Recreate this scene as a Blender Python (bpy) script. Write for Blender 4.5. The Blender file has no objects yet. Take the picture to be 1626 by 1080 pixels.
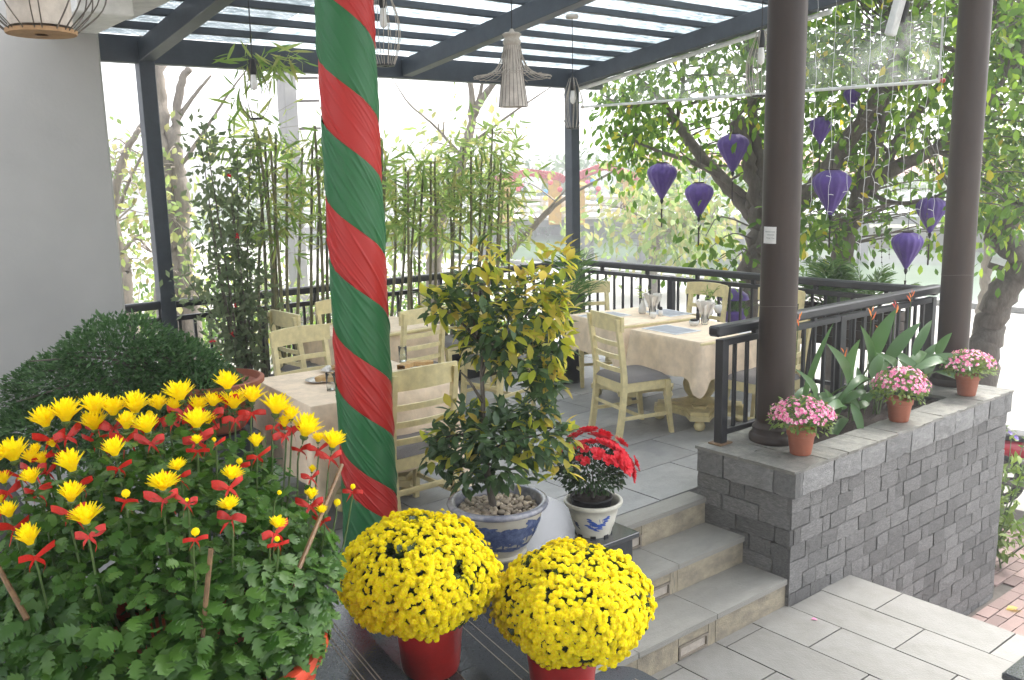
import bpy, bmesh, math, random
import numpy as np
from mathutils import Vector, Matrix, Quaternion
random.seed(7); rng = np.random.default_rng(7)
SC = bpy.context.scene
COL = SC.collection
rad = math.radians
# ------------------------------------------------------------------ camera, world, sun, exposure
EYE = 2.0                       # eye height above the patio floor (z = 0); X runs along the stair nosings, Y into the patio
FPX, YAW, PITCH, ROLL = 1436.0, rad(51.2466), rad(10.304), rad(-1.2463)
_f = Vector((math.cos(YAW)*math.cos(PITCH), math.sin(YAW)*math.cos(PITCH), -math.sin(PITCH)))
_r0 = _f.cross(Vector((0, 0, 1))).normalized(); _u0 = _r0.cross(_f)
_r = _r0*math.cos(ROLL) + _u0*math.sin(ROLL); _u = -_r0*math.sin(ROLL) + _u0*math.cos(ROLL)
cd = bpy.data.cameras.new('camera'); cam = bpy.data.objects.new('camera', cd); COL.objects.link(cam)
cd.sensor_width = 36; cd.lens = FPX/1626*36; cd.clip_start = .05; cd.clip_end = 900
cam.matrix_world = Matrix(((_r.x, _u.x, -_f.x, 0), (_r.y, _u.y, -_f.y, 0), (_r.z, _u.z, -_f.z, EYE), (0, 0, 0, 1)))
SC.camera = cam
SUN_EL, SUN_AZ = rad(52), (.95, .10)     # soft sun high beyond the right end of the terrace
w = bpy.data.worlds.new('World'); SC.world = w; w.use_nodes = True
nt = w.node_tree; bg = nt.nodes['Background']
sky = nt.nodes.new('ShaderNodeTexSky'); sky.sky_type = 'NISHITA'; sky.sun_disc = False
sky.sun_elevation = SUN_EL; sky.sun_rotation = math.atan2(SUN_AZ[0], SUN_AZ[1])
sky.dust_density = 4.0; sky.air_density = 1.0
hs = nt.nodes.new('ShaderNodeHueSaturation'); hs.inputs['Saturation'].default_value = .30
nt.links.new(sky.outputs[0], hs.inputs['Color']); nt.links.new(hs.outputs[0], bg.inputs['Color'])
bg.inputs['Strength'].default_value = .15
sl = bpy.data.lights.new('sun', 'SUN'); sun = bpy.data.objects.new('sun', sl); COL.objects.link(sun)
sl.energy = .9; sl.angle = rad(14); sl.color = (1, .95, .87)
_sd = Vector((SUN_AZ[0]*math.cos(SUN_EL), SUN_AZ[1]*math.cos(SUN_EL), math.sin(SUN_EL)))
sun.rotation_euler = _sd.to_track_quat('Z', 'Y').to_euler(); sun.location = (6, 3, 12)
SC.view_settings.view_transform = 'Standard'; SC.view_settings.look = 'None'
SC.view_settings.exposure = 2.4; SC.view_settings.gamma = 1
SC.cycles.max_bounces = 10; SC.cycles.transparent_max_bounces = 24; SC.cycles.caustics_reflective = False
SC.cycles.caustics_refractive = False; SC.cycles.sample_clamp_indirect = 6

def ray(x, y): return _f + _r*((x-813)/FPX) - _u*((y-540)/FPX)
def at(x, y, z=None, X=None, Y=None, d=None):
    """photograph pixel -> world point on the plane z / X / Y, or at forward distance d"""
    v = ray(x, y); o = Vector((0, 0, EYE))
    if z is not None: t = (z-EYE)/v.z
    elif X is not None: t = X/v.x
    elif Y is not None: t = Y/v.y
    else: t = d/(v.x*math.cos(YAW)+v.y*math.sin(YAW))
    return o + v*t

# ------------------------------------------------------------------ helpers
WPOS = {}                        # object name -> world origin, so children may be modelled in world coordinates
def link(o, parent=None):
    COL.objects.link(o)
    if parent is not None: o.parent = parent
    return o
def tag(o, label=None, cat=None, group=None, kind=None):
    if label: o['label'] = label
    if cat: o['category'] = cat
    if group: o['group'] = group
    if kind: o['kind'] = kind
    return o
def thing(name, label, cat, loc=(0, 0, 0), group=None, kind=None):
    o = bpy.data.objects.new(name, None); COL.objects.link(o)
    o.location = loc; o.empty_display_size = .1; WPOS[o.name] = Vector(loc)
    return tag(o, label, cat, group, kind)
def inst(name, me, parent, M):
    """a piece that shares mesh data; M in world coordinates (parent unrotated)"""
    o = bpy.data.objects.new(name, me); COL.objects.link(o)
    if parent is not None:
        o.parent = parent
        M = Matrix.Translation(-WPOS.get(parent.name, Vector())) @ M
    o.matrix_basis = M
    WPOS[o.name] = Vector()
    return o
def kids(o): return [c for c in COL.objects if c.parent == o]
def copy_tree(o, loc, rz, label, group=None, name=None):
    c = o.copy(); COL.objects.link(c); c.location = loc; c.rotation_euler = (0, 0, rz)
    if label: c['label'] = label
    if group: c['group'] = group
    for ch in o.children:
        k = ch.copy(); COL.objects.link(k); k.parent = c
        for g in ch.children:
            q = g.copy(); COL.objects.link(q); q.parent = k
    return c

class MB:
    def __init__(s): s.v = []; s.f = []; s.m = []; s.mi = 0
    def add(s, vs, fs):
        b = len(s.v); s.v += [tuple(v) for v in vs]
        for f in fs: s.f.append([i+b for i in f]); s.m.append(s.mi)
        return s
    def box(s, a, b, M=None):
        x0, y0, z0 = a; x1, y1, z1 = b
        vs = [Vector(p) for p in ((x0,y0,z0),(x1,y0,z0),(x1,y1,z0),(x0,y1,z0),(x0,y0,z1),(x1,y0,z1),(x1,y1,z1),(x0,y1,z1))]
        if M is not None: vs = [M @ v for v in vs]
        return s.add(vs, [(3,2,1,0),(4,5,6,7),(0,1,5,4),(1,2,6,5),(2,3,7,6),(3,0,4,7)])
    def bbox(s, a, b, c=.004, M=None):
        """box with chamfered vertical and top edges"""
        x0, y0, z0 = a; x1, y1, z1 = b
        def ring(i, z): return [(x0+i+c,y0+i,z),(x1-i-c,y0+i,z),(x1-i,y0+i+c,z),(x1-i,y1-i-c,z),(x1-i-c,y1-i,z),(x0+i+c,y1-i,z),(x0+i,y1-i-c,z),(x0+i,y0+i+c,z)]
        vs = ring(c, z0)+ring(0, z0+c)+ring(0, z1-c)+ring(c, z1)
        vs = [Vector(v) for v in vs]
        if M is not None: vs = [M @ v for v in vs]
        fs = [tuple(range(7,-1,-1)), tuple(range(24,32))]
        for k in range(3):
            for i in range(8):
                j = (i+1) % 8; fs.append((k*8+i, k*8+j, k*8+8+j, k*8+8+i))
        return s.add(vs, fs)
    def bar(s, p, q, w, h, up=(0, 0, 1), c=.003):
        """rectangular bar from p to q, w across, h along up"""
        p = Vector(p); q = Vector(q); d = q-p; L = d.length; d.normalize()
        side = d.cross(Vector(up))
        if side.length < 1e-4: side = d.cross(Vector((1, 0, 0)))
        side.normalize(); u = side.cross(d)
        M = Matrix(((side.x, u.x, d.x, p.x), (side.y, u.y, d.y, p.y), (side.z, u.z, d.z, p.z), (0, 0, 0, 1)))
        return s.bbox((-w/2, -h/2, 0), (w/2, h/2, L), min(c, w/4, h/4), M)
    def tube(s, pts, r, n=6, caps=True):
        pts = [Vector(p) for p in pts]; m = len(pts)
        rs = r if hasattr(r, '__len__') else [r]*m
        t0 = (pts[1]-pts[0]).normalized()
        a = t0.orthogonal().normalized(); vs = []
        for i, p in enumerate(pts):
            t = (pts[min(i+1, m-1)]-pts[max(i-1, 0)])
            t = t.normalized() if t.length > 1e-9 else t0
            a = (a - t*a.dot(t)); a = a.normalized() if a.length > 1e-6 else t.orthogonal().normalized()
            b = t.cross(a)
            for k in range(n):
                g = 2*math.pi*k/n; vs.append(p + a*(rs[i]*math.cos(g)) + b*(rs[i]*math.sin(g)))
        fs = []
        for i in range(m-1):
            for k in range(n):
                j = (k+1) % n; fs.append((i*n+k, i*n+j, i*n+n+j, i*n+n+k))
        if caps: fs += [tuple(range(n-1, -1, -1)), tuple(range((m-1)*n, m*n))]
        return s.add(vs, fs)
    def lathe(s, prof, n=32, c=(0, 0, 0), cap0=False, cap1=False, wob=0):
        vs = []; m = len(prof)
        for r, z in prof:
            for k in range(n):
                g = 2*math.pi*k/n; q = r*(1+wob*math.sin(3*g+z*20))
                vs.append((c[0]+q*math.cos(g), c[1]+q*math.sin(g), c[2]+z))
        fs = [(i*n+k, i*n+(k+1) % n, i*n+n+(k+1) % n, i*n+n+k) for i in range(m-1) for k in range(n)]
        if cap0: fs.append(tuple(range(n-1, -1, -1)))
        if cap1: fs.append(tuple(range((m-1)*n, m*n)))
        return s.add(vs, fs)
    def poly(s, pts, z0, z1):
        n = len(pts)
        return s.add([(x, y, z0) for x, y in pts]+[(x, y, z1) for x, y in pts],
                     [tuple(range(n-1, -1, -1)), tuple(range(n, 2*n))]+[(i, (i+1) % n, n+(i+1) % n, n+i) for i in range(n)])
    def mesh(s, name, mat=None, smooth=False):
        me = bpy.data.meshes.new(name); me.from_pydata(s.v, [], s.f)
        mats = mat if isinstance(mat, (list, tuple)) else [mat]
        for x in mats: me.materials.append(x)
        if len(mats) > 1: me.polygons.foreach_set('material_index', s.m)
        if smooth:
            me.polygons.foreach_set('use_smooth', [True]*len(me.polygons))
            if smooth is not True: me.set_sharp_from_angle(angle=rad(smooth))
        me.update(); return me
    def build(s, name, mat, parent=None, smooth=False, **k):
        o = inst(name, s.mesh(name, mat, smooth), parent, Matrix.Identity(4))
        if k: tag(o, **k)
        return o
def catmull(P, n=6):
    P = [Vector(p) for p in P]; Q = [P[0]*2-P[1]]+P+[P[-1]*2-P[-2]]; out = []
    for i in range(1, len(Q)-2):
        a, b, c, d = Q[i-1:i+3]
        for k in range(n):
            t = k/n; out.append(.5*((2*b)+(c-a)*t+(2*a-5*b+4*c-d)*t*t+(3*b-a-3*c+d)*t**3))
    return out+[P[-1]]
def interp(vals, m):
    return list(np.interp(np.linspace(0, len(vals)-1, m), range(len(vals)), vals))
def npmesh(name, V, T, mat):
    """triangle mesh from numpy arrays"""
    me = bpy.data.meshes.new(name); V = np.asarray(V, np.float32); T = np.asarray(T, np.int32)
    me.vertices.add(len(V)); me.vertices.foreach_set('co', V.ravel())
    me.loops.add(T.size); me.loops.foreach_set('vertex_index', T.ravel())
    me.polygons.add(len(T)); me.polygons.foreach_set('loop_start', np.arange(0, T.size, 3, dtype=np.int32))
    me.materials.append(mat); me.update(calc_edges=True); return me
def leaf_tmpl(w=.4, n=3, droop=.15, fold=.12, prof=None):
    """unit leaf along +Y, width w, folded along the midrib"""
    prof = prof or [math.sin(math.pi*(i/n)**.8)**.8 for i in range(1, n)]
    V = [(0, 0, 0)]; T = []
    for i in range(1, n):
        y = i/n; hw = w/2*prof[i-1]; z = -droop*y*y
        V += [(-hw, y, z+fold*hw*2), (0, y, z), (hw, y, z+fold*hw*2)]
    V.append((0, 1, -droop))
    T += [(0, 2, 1), (0, 3, 2)]
    for i in range(n-2):
        a = 1+3*i
        T += [(a, a+1, a+4), (a, a+4, a+3), (a+1, a+2, a+5), (a+1, a+5, a+4)]
    a = 1+3*(n-2); e = len(V)-1
    T += [(a, a+1, e), (a+1, a+2, e)]
    return np.array(V, np.float32), np.array(T, np.int32)
def unit(a): return a/np.maximum(np.linalg.norm(a, axis=-1, keepdims=True), 1e-9)
def scatter(tm, P, D, N, S):
    """place template tm at points P, axis D, face normal ~N, size S"""
    P = np.asarray(P, float); D = unit(np.asarray(D, float)); N = np.asarray(N, float); S = np.asarray(S, float).reshape(-1, 1, 1)
    X = np.cross(D, N); bad = np.linalg.norm(X, axis=1) < 1e-3; X[bad] = np.cross(D[bad], [.3, .9, .2]); X = unit(X); Z = np.cross(X, D)
    V, T = tm; n, k = len(P), len(V)
    W = P[:, None, :] + S*(V[None, :, 0:1]*X[:, None]+V[None, :, 1:2]*D[:, None]+V[None, :, 2:3]*Z[:, None])
    TT = T[None]+(np.arange(n)*k)[:, None, None]
    return W.reshape(-1, 3), TT.reshape(-1, 3)
def rdir(n): return unit(rng.normal(size=(n, 3)))
def frame(P, D, N, s):
    D = Vector(D).normalized(); X = D.cross(Vector(N))
    X = X.normalized() if X.length > 1e-3 else D.orthogonal().normalized()
    Z = X.cross(D)
    return Matrix(((X.x*s, D.x*s, Z.x*s, P[0]), (X.y*s, D.y*s, Z.y*s, P[1]), (X.z*s, D.z*s, Z.z*s, P[2]), (0, 0, 0, 1)))
def tm_mesh(name, tm, mat): return npmesh(name, tm[0], tm[1], mat)

# ------------------------------------------------------------------ materials
def newmat(name):
    m = bpy.data.materials.new(name); m.use_nodes = True; n = m.node_tree.nodes; b = n['Principled BSDF']
    return m, m.node_tree, b
def pm(name, col, rough=.6, var=.12, scale=8., bump=0., bscale=60., metal=0., spec=.5, rnd=0., col2=None, mix=.5, contrast=(.35, .65), stretch=None, coat=0., rvar=0., stain=None):
    """procedural surface: base colour, noise variation, second colour in patches, per-piece random tone, bump"""
    m, t, b = newmat(name); L = t.links.new; N = t.nodes.new
    tc = N('ShaderNodeTexCoord'); src = tc.outputs['Object']
    if stretch:
        mp = N('ShaderNodeMapping'); mp.inputs['Scale'].default_value = stretch; L(src, mp.inputs[0]); src = mp.outputs[0]
    oi = N('ShaderNodeObjectInfo')
    if rnd:
        ad = N('ShaderNodeVectorMath'); ad.operation = 'ADD'; sc_ = N('ShaderNodeVectorMath'); sc_.operation = 'SCALE'
        sc_.inputs[0].default_value = (37, 53, 71); L(oi.outputs['Random'], sc_.inputs['Scale'])
        L(src, ad.inputs[0]); L(sc_.outputs[0], ad.inputs[1]); src = ad.outputs[0]
    nz = N('ShaderNodeTexNoise'); nz.inputs['Scale'].default_value = scale; nz.inputs['Detail'].default_value = 6; nz.inputs['Roughness'].default_value = .6
    L(src, nz.inputs['Vector'])
    c1 = (*col, 1); mixc = N('ShaderNodeMix'); mixc.data_type = 'RGBA'
    c2 = (*(col2 if col2 else tuple(min(1, x*(1-.45*mix)) for x in col)), 1)
    mixc.inputs[6].default_value = c1; mixc.inputs[7].default_value = c2
    mr = N('ShaderNodeMapRange'); mr.inputs[1].default_value = contrast[0]; mr.inputs[2].default_value = contrast[1]
    mr.inputs[3].default_value = 0; mr.inputs[4].default_value = mix if col2 else 1
    L(nz.outputs[0], mr.inputs[0]); L(mr.outputs[0], mixc.inputs[0])
    cout = mixc.outputs[2]
    if stain:            # (colour, scale, from, to, amount): blotches with a shape of their own
        n3 = N('ShaderNodeTexNoise'); n3.inputs['Scale'].default_value = stain[1]; n3.inputs['Detail'].default_value = 9; n3.inputs['Roughness'].default_value = .68; n3.inputs['Distortion'].default_value = .8; L(src, n3.inputs['Vector'])
        m3 = N('ShaderNodeMapRange'); m3.inputs[1].default_value = stain[2]; m3.inputs[2].default_value = stain[3]; m3.inputs[4].default_value = stain[4]; L(n3.outputs[0], m3.inputs[0])
        x3 = N('ShaderNodeMix'); x3.data_type = 'RGBA'; L(m3.outputs[0], x3.inputs[0]); L(cout, x3.inputs[6]); x3.inputs[7].default_value = (*stain[0], 1); cout = x3.outputs[2]
    hsv = N('ShaderNodeHueSaturation'); L(cout, hsv.inputs['Color'])
    vv = N('ShaderNodeMapRange'); vv.inputs[3].default_value = 1-var; vv.inputs[4].default_value = 1+var
    n2 = N('ShaderNodeTexNoise'); n2.inputs['Scale'].default_value = scale*4.3; n2.inputs['Detail'].default_value = 4; L(src, n2.inputs['Vector'])
    L(n2.outputs[0], vv.inputs[0]); vo = vv.outputs[0]
    if rnd:
        rr = N('ShaderNodeMapRange'); rr.inputs[3].default_value = 1-rnd; rr.inputs[4].default_value = 1+rnd; L(oi.outputs['Random'], rr.inputs[0])
        mu = N('ShaderNodeMath'); mu.operation = 'MULTIPLY'; L(vo, mu.inputs[0]); L(rr.outputs[0], mu.inputs[1]); vo = mu.outputs[0]
    L(vo, hsv.inputs['Value']); L(hsv.outputs[0], b.inputs['Base Color'])
    b.inputs['Roughness'].default_value = rough; b.inputs['Metallic'].default_value = metal; b.inputs['Specular IOR Level'].default_value = spec
    b.inputs['Coat Weight'].default_value = coat
    if rvar:
        r2 = N('ShaderNodeMapRange'); r2.inputs[3].default_value = max(.03, rough-rvar); r2.inputs[4].default_value = min(1, rough+rvar)
        L(nz.outputs[0], r2.inputs[0]); L(r2.outputs[0], b.inputs['Roughness'])
    if bump:
        bn = N('ShaderNodeTexNoise'); bn.inputs['Scale'].default_value = bscale; bn.inputs['Detail'].default_value = 5; L(src, bn.inputs['Vector'])
        bp = N('ShaderNodeBump'); bp.inputs['Strength'].default_value = bump; bp.inputs['Distance'].default_value = .01
        L(bn.outputs[0], bp.inputs['Height']); L(bp.outputs[0], b.inputs['Normal'])
    return m
def leafmat(name, cols, trans=.35, rough=.42, spec=.45, obj=True):
    """foliage: every leaf takes its own tone from a ramp, light passes through"""
    m, t, b = newmat(name); L = t.links.new; N = t.nodes.new
    g = N('ShaderNodeNewGeometry'); v = g.outputs['Random Per Island']
    if obj:
        oi = N('ShaderNodeObjectInfo'); ad = N('ShaderNodeMath'); ad.operation = 'ADD'; L(v, ad.inputs[0]); L(oi.outputs['Random'], ad.inputs[1])
        fr = N('ShaderNodeMath'); fr.operation = 'FRACT'; L(ad.outputs[0], fr.inputs[0]); v = fr.outputs[0]
    cr = N('ShaderNodeValToRGB'); L(v, cr.inputs[0]); e = cr.color_ramp.elements
    n = len(cols)
    while len(e) < n: e.new(.5)
    for i, c in enumerate(cols):
        if len(c) == 4: e[i].position = c[3]
        else: e[i].position = i/(n-1)
        e[i].color = (*c[:3], 1)
    L(cr.outputs[0], b.inputs['Base Color']); b.inputs['Roughness'].default_value = rough; b.inputs['Specular IOR Level'].default_value = spec
    tr = N('ShaderNodeBsdfTranslucent'); hs_ = N('ShaderNodeHueSaturation'); hs_.inputs['Value'].default_value = 1.5; hs_.inputs['Hue'].default_value = .5
    L(cr.outputs[0], hs_.inputs['Color']); L(hs_.outputs[0], tr.inputs[0])
    mx = N('ShaderNodeMixShader'); mx.inputs[0].default_value = trans; L(b.outputs[0], mx.inputs[1]); L(tr.outputs[0], mx.inputs[2])
    L(mx.outputs[0], t.nodes['Material Output'].inputs['Surface']); return m
M_ = {}
M_['tile'] = pm('slate_tile', (.32, .322, .318), .5, .10, 3, .25, 40, rnd=.13, col2=(.24, .243, .243), mix=.7, rvar=.12, stain=((.14, .14, .135), 2.2, .55, .75, .5))
M_['grout'] = pm('dark_grout', (.07, .068, .065), .9, .2, 20)
M_['tread'] = pm('worn_slate', (.205, .202, .188), .6, .12, 2.2, .3, 45, rnd=.09, col2=(.17, .166, .15), mix=.85, stain=((.11, .105, .09), 1.7, .56, .74, .55))
M_['stairslab'] = pm('stair_slate_lifted', (.285, .278, .25), .6, .10, 2.2, .3, 45, rnd=.07, col2=(.225, .218, .195), mix=.85, stain=((.15, .145, .125), 1.9, .57, .75, .5))  # landing slate, lightened in colour to offset the shade on the treads
M_['riser'] = pm('sand_slate', (.33, .285, .20), .75, .18, 5, .35, 45, rnd=.10, col2=(.18, .16, .125), mix=.9, stretch=(1, 1, .4))
M_['stone'] = pm('split_slate', (.215, .21, .203), .62, .42, 8, 1.0, 22, rnd=.30, col2=(.095, .094, .094), mix=.95, stretch=(1, 1, 1.8), stain=((.36, .35, .33), 6, .57, .68, .7))
M_['capside'] = pm('split_slate_pale', (.215, .213, .208), .6, .28, 5, .8, 26, rnd=.25, col2=(.13, .13, .13), mix=.9, stain=((.40, .39, .36), 4, .58, .72, .7))
M_['capstone'] = pm('cap_slate', (.23, .222, .195), .5, .2, 5, .4, 35, rnd=.16, col2=(.13, .13, .12), mix=.9, stain=((.36, .34, .29), 4, .58, .72, .6))
M_['granite'] = pm('black_granite', (.030, .033, .038), .16, .3, 160, 0, rnd=.05, col2=(.055, .06, .066), mix=.8, spec=.6, rvar=.05)
M_['groove'] = pm('worn_groove', (.22, .19, .15), .7, .3, 30)
M_['wall'] = pm('white_plaster', (.42, .414, .395), .85, .05, 1.1, .15, 30, col2=(.365, .36, .345), mix=.8)
M_['steel'] = pm('black_steel', (.022, .023, .026), .42, .2, 12, .05, 80, spec=.5)
M_['frame'] = pm('charcoal_frame', (.055, .066, .082), .5, .15, 10, spec=.5)
M_['column'] = pm('brown_column', (.040, .025, .017), .48, .2, 5, .08, 30, spec=.35, col2=(.024, .016, .013), mix=.8, stretch=(1, 1, .15))
M_['cream'] = pm('cream_paint', (.80, .69, .37), .45, .05, 14, .05, 60)
M_['cushion'] = pm('grey_cushion', (.20, .185, .18), .9, .12, 200, .3, 600)
M_['cloth'] = pm('peach_cloth', (.86, .70, .52), .8, .03, 10, .30, 16)
M_['soil'] = pm('dark_soil', (.035, .022, .015), .95, .5, 60, 1, 90)
M_['terracotta'] = pm('terracotta', (.33, .10, .050), .65, .12, 9, .05, 60, col2=(.25, .078, .04), mix=.7, stain=((.42, .30, .22), 7, .60, .74, .5))
M_['redwrap'] = pm('red_wrap', (.40, .018, .016), .38, .12, 9, .3, 14)
M_['orangepot'] = pm('orange_pot', (.62, .07, .03), .35, .06, 10)
M_['bark'] = pm('bark', (.085, .070, .056), .9, .3, 14, 1, 40, col2=(.16, .145, .12), mix=.7, stretch=(1, 1, .4))
M_['bark_pale'] = pm('bark_pale', (.26, .225, .185), .9, .3, 10, 1, 30, col2=(.15, .13, .11), mix=.7, stretch=(1, 1, .4))
M_['stem'] = pm('green_stem', (.09, .15, .04), .5, .2, 40)
M_['bamboo'] = pm('bamboo_culm', (.16, .145, .065), .45, .3, 10, col2=(.085, .085, .045), mix=.9, rnd=.35)
M_['cane'] = pm('cane_stake', (.22, .13, .06), .6, .3, 30, col2=(.12, .07, .04), mix=.8)
M_['white'] = pm('white_ceramic', (.80, .79, .76), .18, .02, 8, coat=.3)
M_['potwhite'] = pm('cream_plastic', (.76, .74, .64), .28, .02, 8)
M_['blue'] = pm('blue_print', (.05, .12, .48), .3, .3, 60)
M_['navy'] = pm('navy_brush', (.035, .055, .15), .25, .5, 40, col2=(.12, .16, .28), mix=.8)
M_['black'] = pm('black_plastic', (.012, .012, .013), .45, .2, 20)
M_['glassy'] = None
M_['wire'] = pm('grey_wire', (.10, .085, .07), .6, .2, 30)
M_['rattan'] = pm('pale_rattan', (.46, .41, .35), .75, .15, 50, .3, 200)
M_['shade'] = pm('pale_shade', (.62, .56, .50), .8, .08, 20, .2, 150)
M_['purple'] = pm('purple_silk', (.09, .042, .255), .5, .12, 12, .2, 60)
M_['tanwood'] = pm('tan_wood', (.40, .24, .12), .6, .2, 20)
M_['whitepaint'] = pm('white_paint', (.78, .78, .76), .5, .04, 10)
M_['pebble'] = pm('pebble', (.52, .43, .33), .6, .15, 30, .1, 80, rnd=.45)
M_['yellow'] = leafmat('yellow_petal', [(.88, .74, .008), (.90, .80, .014), (.88, .68, .006)], .42, .6, .2)
M_['lemon'] = leafmat('lemon_petal', [(.86, .79, .008), (.90, .84, .014), (.80, .64, .01), (.90, .84, .06)], .32, .7, .15)
M_['redbow'] = pm('red_ribbon', (.62, .022, .014), .4, .12, 25)
M_['redpetal'] = leafmat('red_petal', [(.66, .014, .03), (.72, .03, .05), (.55, .008, .02)], .25, .5, .3)
M_['pink'] = leafmat('pink_petal', [(.76, .12, .36), (.82, .28, .48), (.90, .68, .70), (.68, .06, .28)], .25, .5, .3)
M_['mumleaf'] = leafmat('mum_leaf', [(.030, .095, .012), (.052, .14, .018), (.085, .19, .028), (.038, .11, .014)], .34, .45)
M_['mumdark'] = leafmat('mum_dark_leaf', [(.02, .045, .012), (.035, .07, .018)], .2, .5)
M_['bonsai'] = leafmat('glossy_leaf', [(.04, .088, .032), (.062, .12, .045), (.095, .165, .06), (.05, .10, .036)], .30, .36, .45)
M_['newleaf'] = leafmat('new_leaf', [(.42, .47, .05), (.58, .56, .06), (.62, .46, .11), (.34, .44, .05)], .62, .4, .4)
M_['shrub'] = leafmat('fine_leaf', [(.04, .105, .028), (.065, .145, .042), (.105, .19, .07), (.05, .12, .035)], .34, .5, .3)
M_['darkshrub'] = leafmat('dusky_leaf', [(.10, .14, .07), (.14, .18, .09), (.18, .21, .12)], .58, .5)
M_['bambooleaf'] = leafmat('bamboo_leaf', [(.13, .22, .05), (.20, .30, .07), (.28, .36, .10), (.34, .32, .11)], .5, .5)
M_['canopy'] = leafmat('tree_leaf', [(.045, .10, .014, 0), (.08, .16, .02, .35), (.15, .26, .03, .8), (.26, .34, .03, .955), (.50, .38, .03, 1.)], .55, .5, .3)
M_['farleaf'] = leafmat('far_leaf', [(.13, .20, .06), (.20, .28, .08), (.28, .33, .10), (.33, .28, .12)], .45, .6)
M_['fargreen'] = leafmat('far_green_leaf', [(.05, .10, .03), (.08, .14, .04), (.11, .17, .05)], .3, .6)
M_['palm'] = leafmat('palm_leaf', [(.05, .12, .025), (.08, .17, .035), (.14, .22, .05)], .35, .4)
M_['heli'] = leafmat('strap_leaf', [(.06, .135, .035), (.08, .17, .05), (.11, .21, .07)], .35, .33, .6)
M_['orange'] = leafmat('orange_bract', [(.75, .12, .03), (.80, .28, .03), (.62, .05, .04)], .2, .5)
M_['azleaf'] = leafmat('azalea_leaf', [(.02, .048, .016), (.04, .075, .024)], .2, .55, .25)
M_['pinkleaf'] = leafmat('light_leaf', [(.09, .16, .025), (.15, .23, .035), (.20, .27, .05)], .35, .5)
def glassmat(name, col, clear, rough=.05):
    m, t, b = newmat(name); L = t.links.new; N = t.nodes.new
    tr = N('ShaderNodeBsdfTransparent'); gl = N('ShaderNodeBsdfGlossy'); gl.inputs['Roughness'].default_value = rough
    tr.inputs[0].default_value = (*col, 1); fr = N('ShaderNodeLayerWeight'); fr.inputs[0].default_value = .12
    mx = N('ShaderNodeMixShader'); L(fr.outputs['Fresnel'], mx.inputs[0]); L(tr.outputs[0], mx.inputs[1]); L(gl.outputs[0], mx.inputs[2])
    df = N('ShaderNodeBsdfTranslucent'); df.inputs[0].default_value = (.8, .82, .82, 1)
    nz = N('ShaderNodeTexNoise'); nz.inputs['Scale'].default_value = 5; nz.inputs['Detail'].default_value = 5
    tc = N('ShaderNodeTexCoord'); L(tc.outputs['Object'], nz.inputs['Vector'])
    mr = N('ShaderNodeMapRange'); mr.inputs[1].default_value = .4; mr.inputs[2].default_value = .75; mr.inputs[3].default_value = (1-clear)*.3; mr.inputs[4].default_value = min(1, (1-clear)*2)
    L(nz.outputs[0], mr.inputs[0])
    m2 = N('ShaderNodeMixShader'); L(mr.outputs[0], m2.inputs[0]); L(mx.outputs[0], m2.inputs[1]); L(df.outputs[0], m2.inputs[2])
    L(m2.outputs[0], t.nodes['Material Output'].inputs['Surface']); return m
M_['glassy'] = glassmat('clear_glass', (.95, .96, .96), .97)
M_['plastic'] = glassmat('clear_plastic_sheet', (.94, .96, .96), .84, .1)
# ================================================================== SETTING
def roofmat(name, weave):
    m, t, b = newmat(name); L = t.links.new; N = t.nodes.new
    tc = N('ShaderNodeTexCoord'); mp = N('ShaderNodeMapping'); mp.inputs['Scale'].default_value = (2.5, 9, 1); mp.inputs['Rotation'].default_value = (0, 0, .5)
    L(tc.outputs['Object'], mp.inputs[0])
    nz = N('ShaderNodeTexNoise'); nz.inputs['Scale'].default_value = 3; nz.inputs['Detail'].default_value = 8; nz.inputs['Roughness'].default_value = .7; L(mp.outputs[0], nz.inputs[0])
    mr = N('ShaderNodeMapRange'); mr.inputs[1].default_value = .38; mr.inputs[2].default_value = .62; L(nz.outputs[0], mr.inputs[0])
    tr = N('ShaderNodeBsdfTranslucent'); tp = N('ShaderNodeBsdfTransparent'); tp.inputs[0].default_value = (.80, .84, .85, 1)
    mixc = N('ShaderNodeMix'); mixc.data_type = 'RGBA'; mixc.inputs[6].default_value = (.09, .125, .14, 1); mixc.inputs[7].default_value = (.44, .49, .52, 1)
    L(mr.outputs[0], mixc.inputs[0]); L(mixc.outputs[2], tr.inputs[0])
    ms = N('ShaderNodeMixShader'); ms.inputs[0].default_value = .07; L(tr.outputs[0], ms.inputs[1]); L(tp.outputs[0], ms.inputs[2])
    out = ms.outputs[0]
    if weave:
        bk = N('ShaderNodeTexBrick'); bk.inputs['Scale'].default_value = 9; bk.inputs['Mortar Size'].default_value = .035; bk.inputs['Color1'].default_value = (0, 0, 0, 1); bk.inputs['Color2'].default_value = (.15, .15, .15, 1); bk.inputs['Mortar'].default_value = (1, 1, 1, 1)
        bk.inputs['Row Height'].default_value = .3
        L(tc.outputs['Object'], bk.inputs[0])
        df = N('ShaderNodeBsdfDiffuse'); df.inputs[0].default_value = (.16, .17, .17, 1)
        m2 = N('ShaderNodeMixShader'); iv = N('ShaderNodeMapRange'); iv.inputs[3].default_value = .75; iv.inputs[4].default_value = .1; L(bk.outputs[0], iv.inputs[0])
        L(iv.outputs[0], m2.inputs[0]); L(out, m2.inputs[1]); L(df.outputs[0], m2.inputs[2]); out = m2.outputs[0]
    L(out, t.nodes['Material Output'].inputs['Surface']); return m
M_['roof'] = roofmat('dusty_roof_sheet', False); M_['roofweave'] = roofmat('woven_roof_sheet', True)

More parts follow.
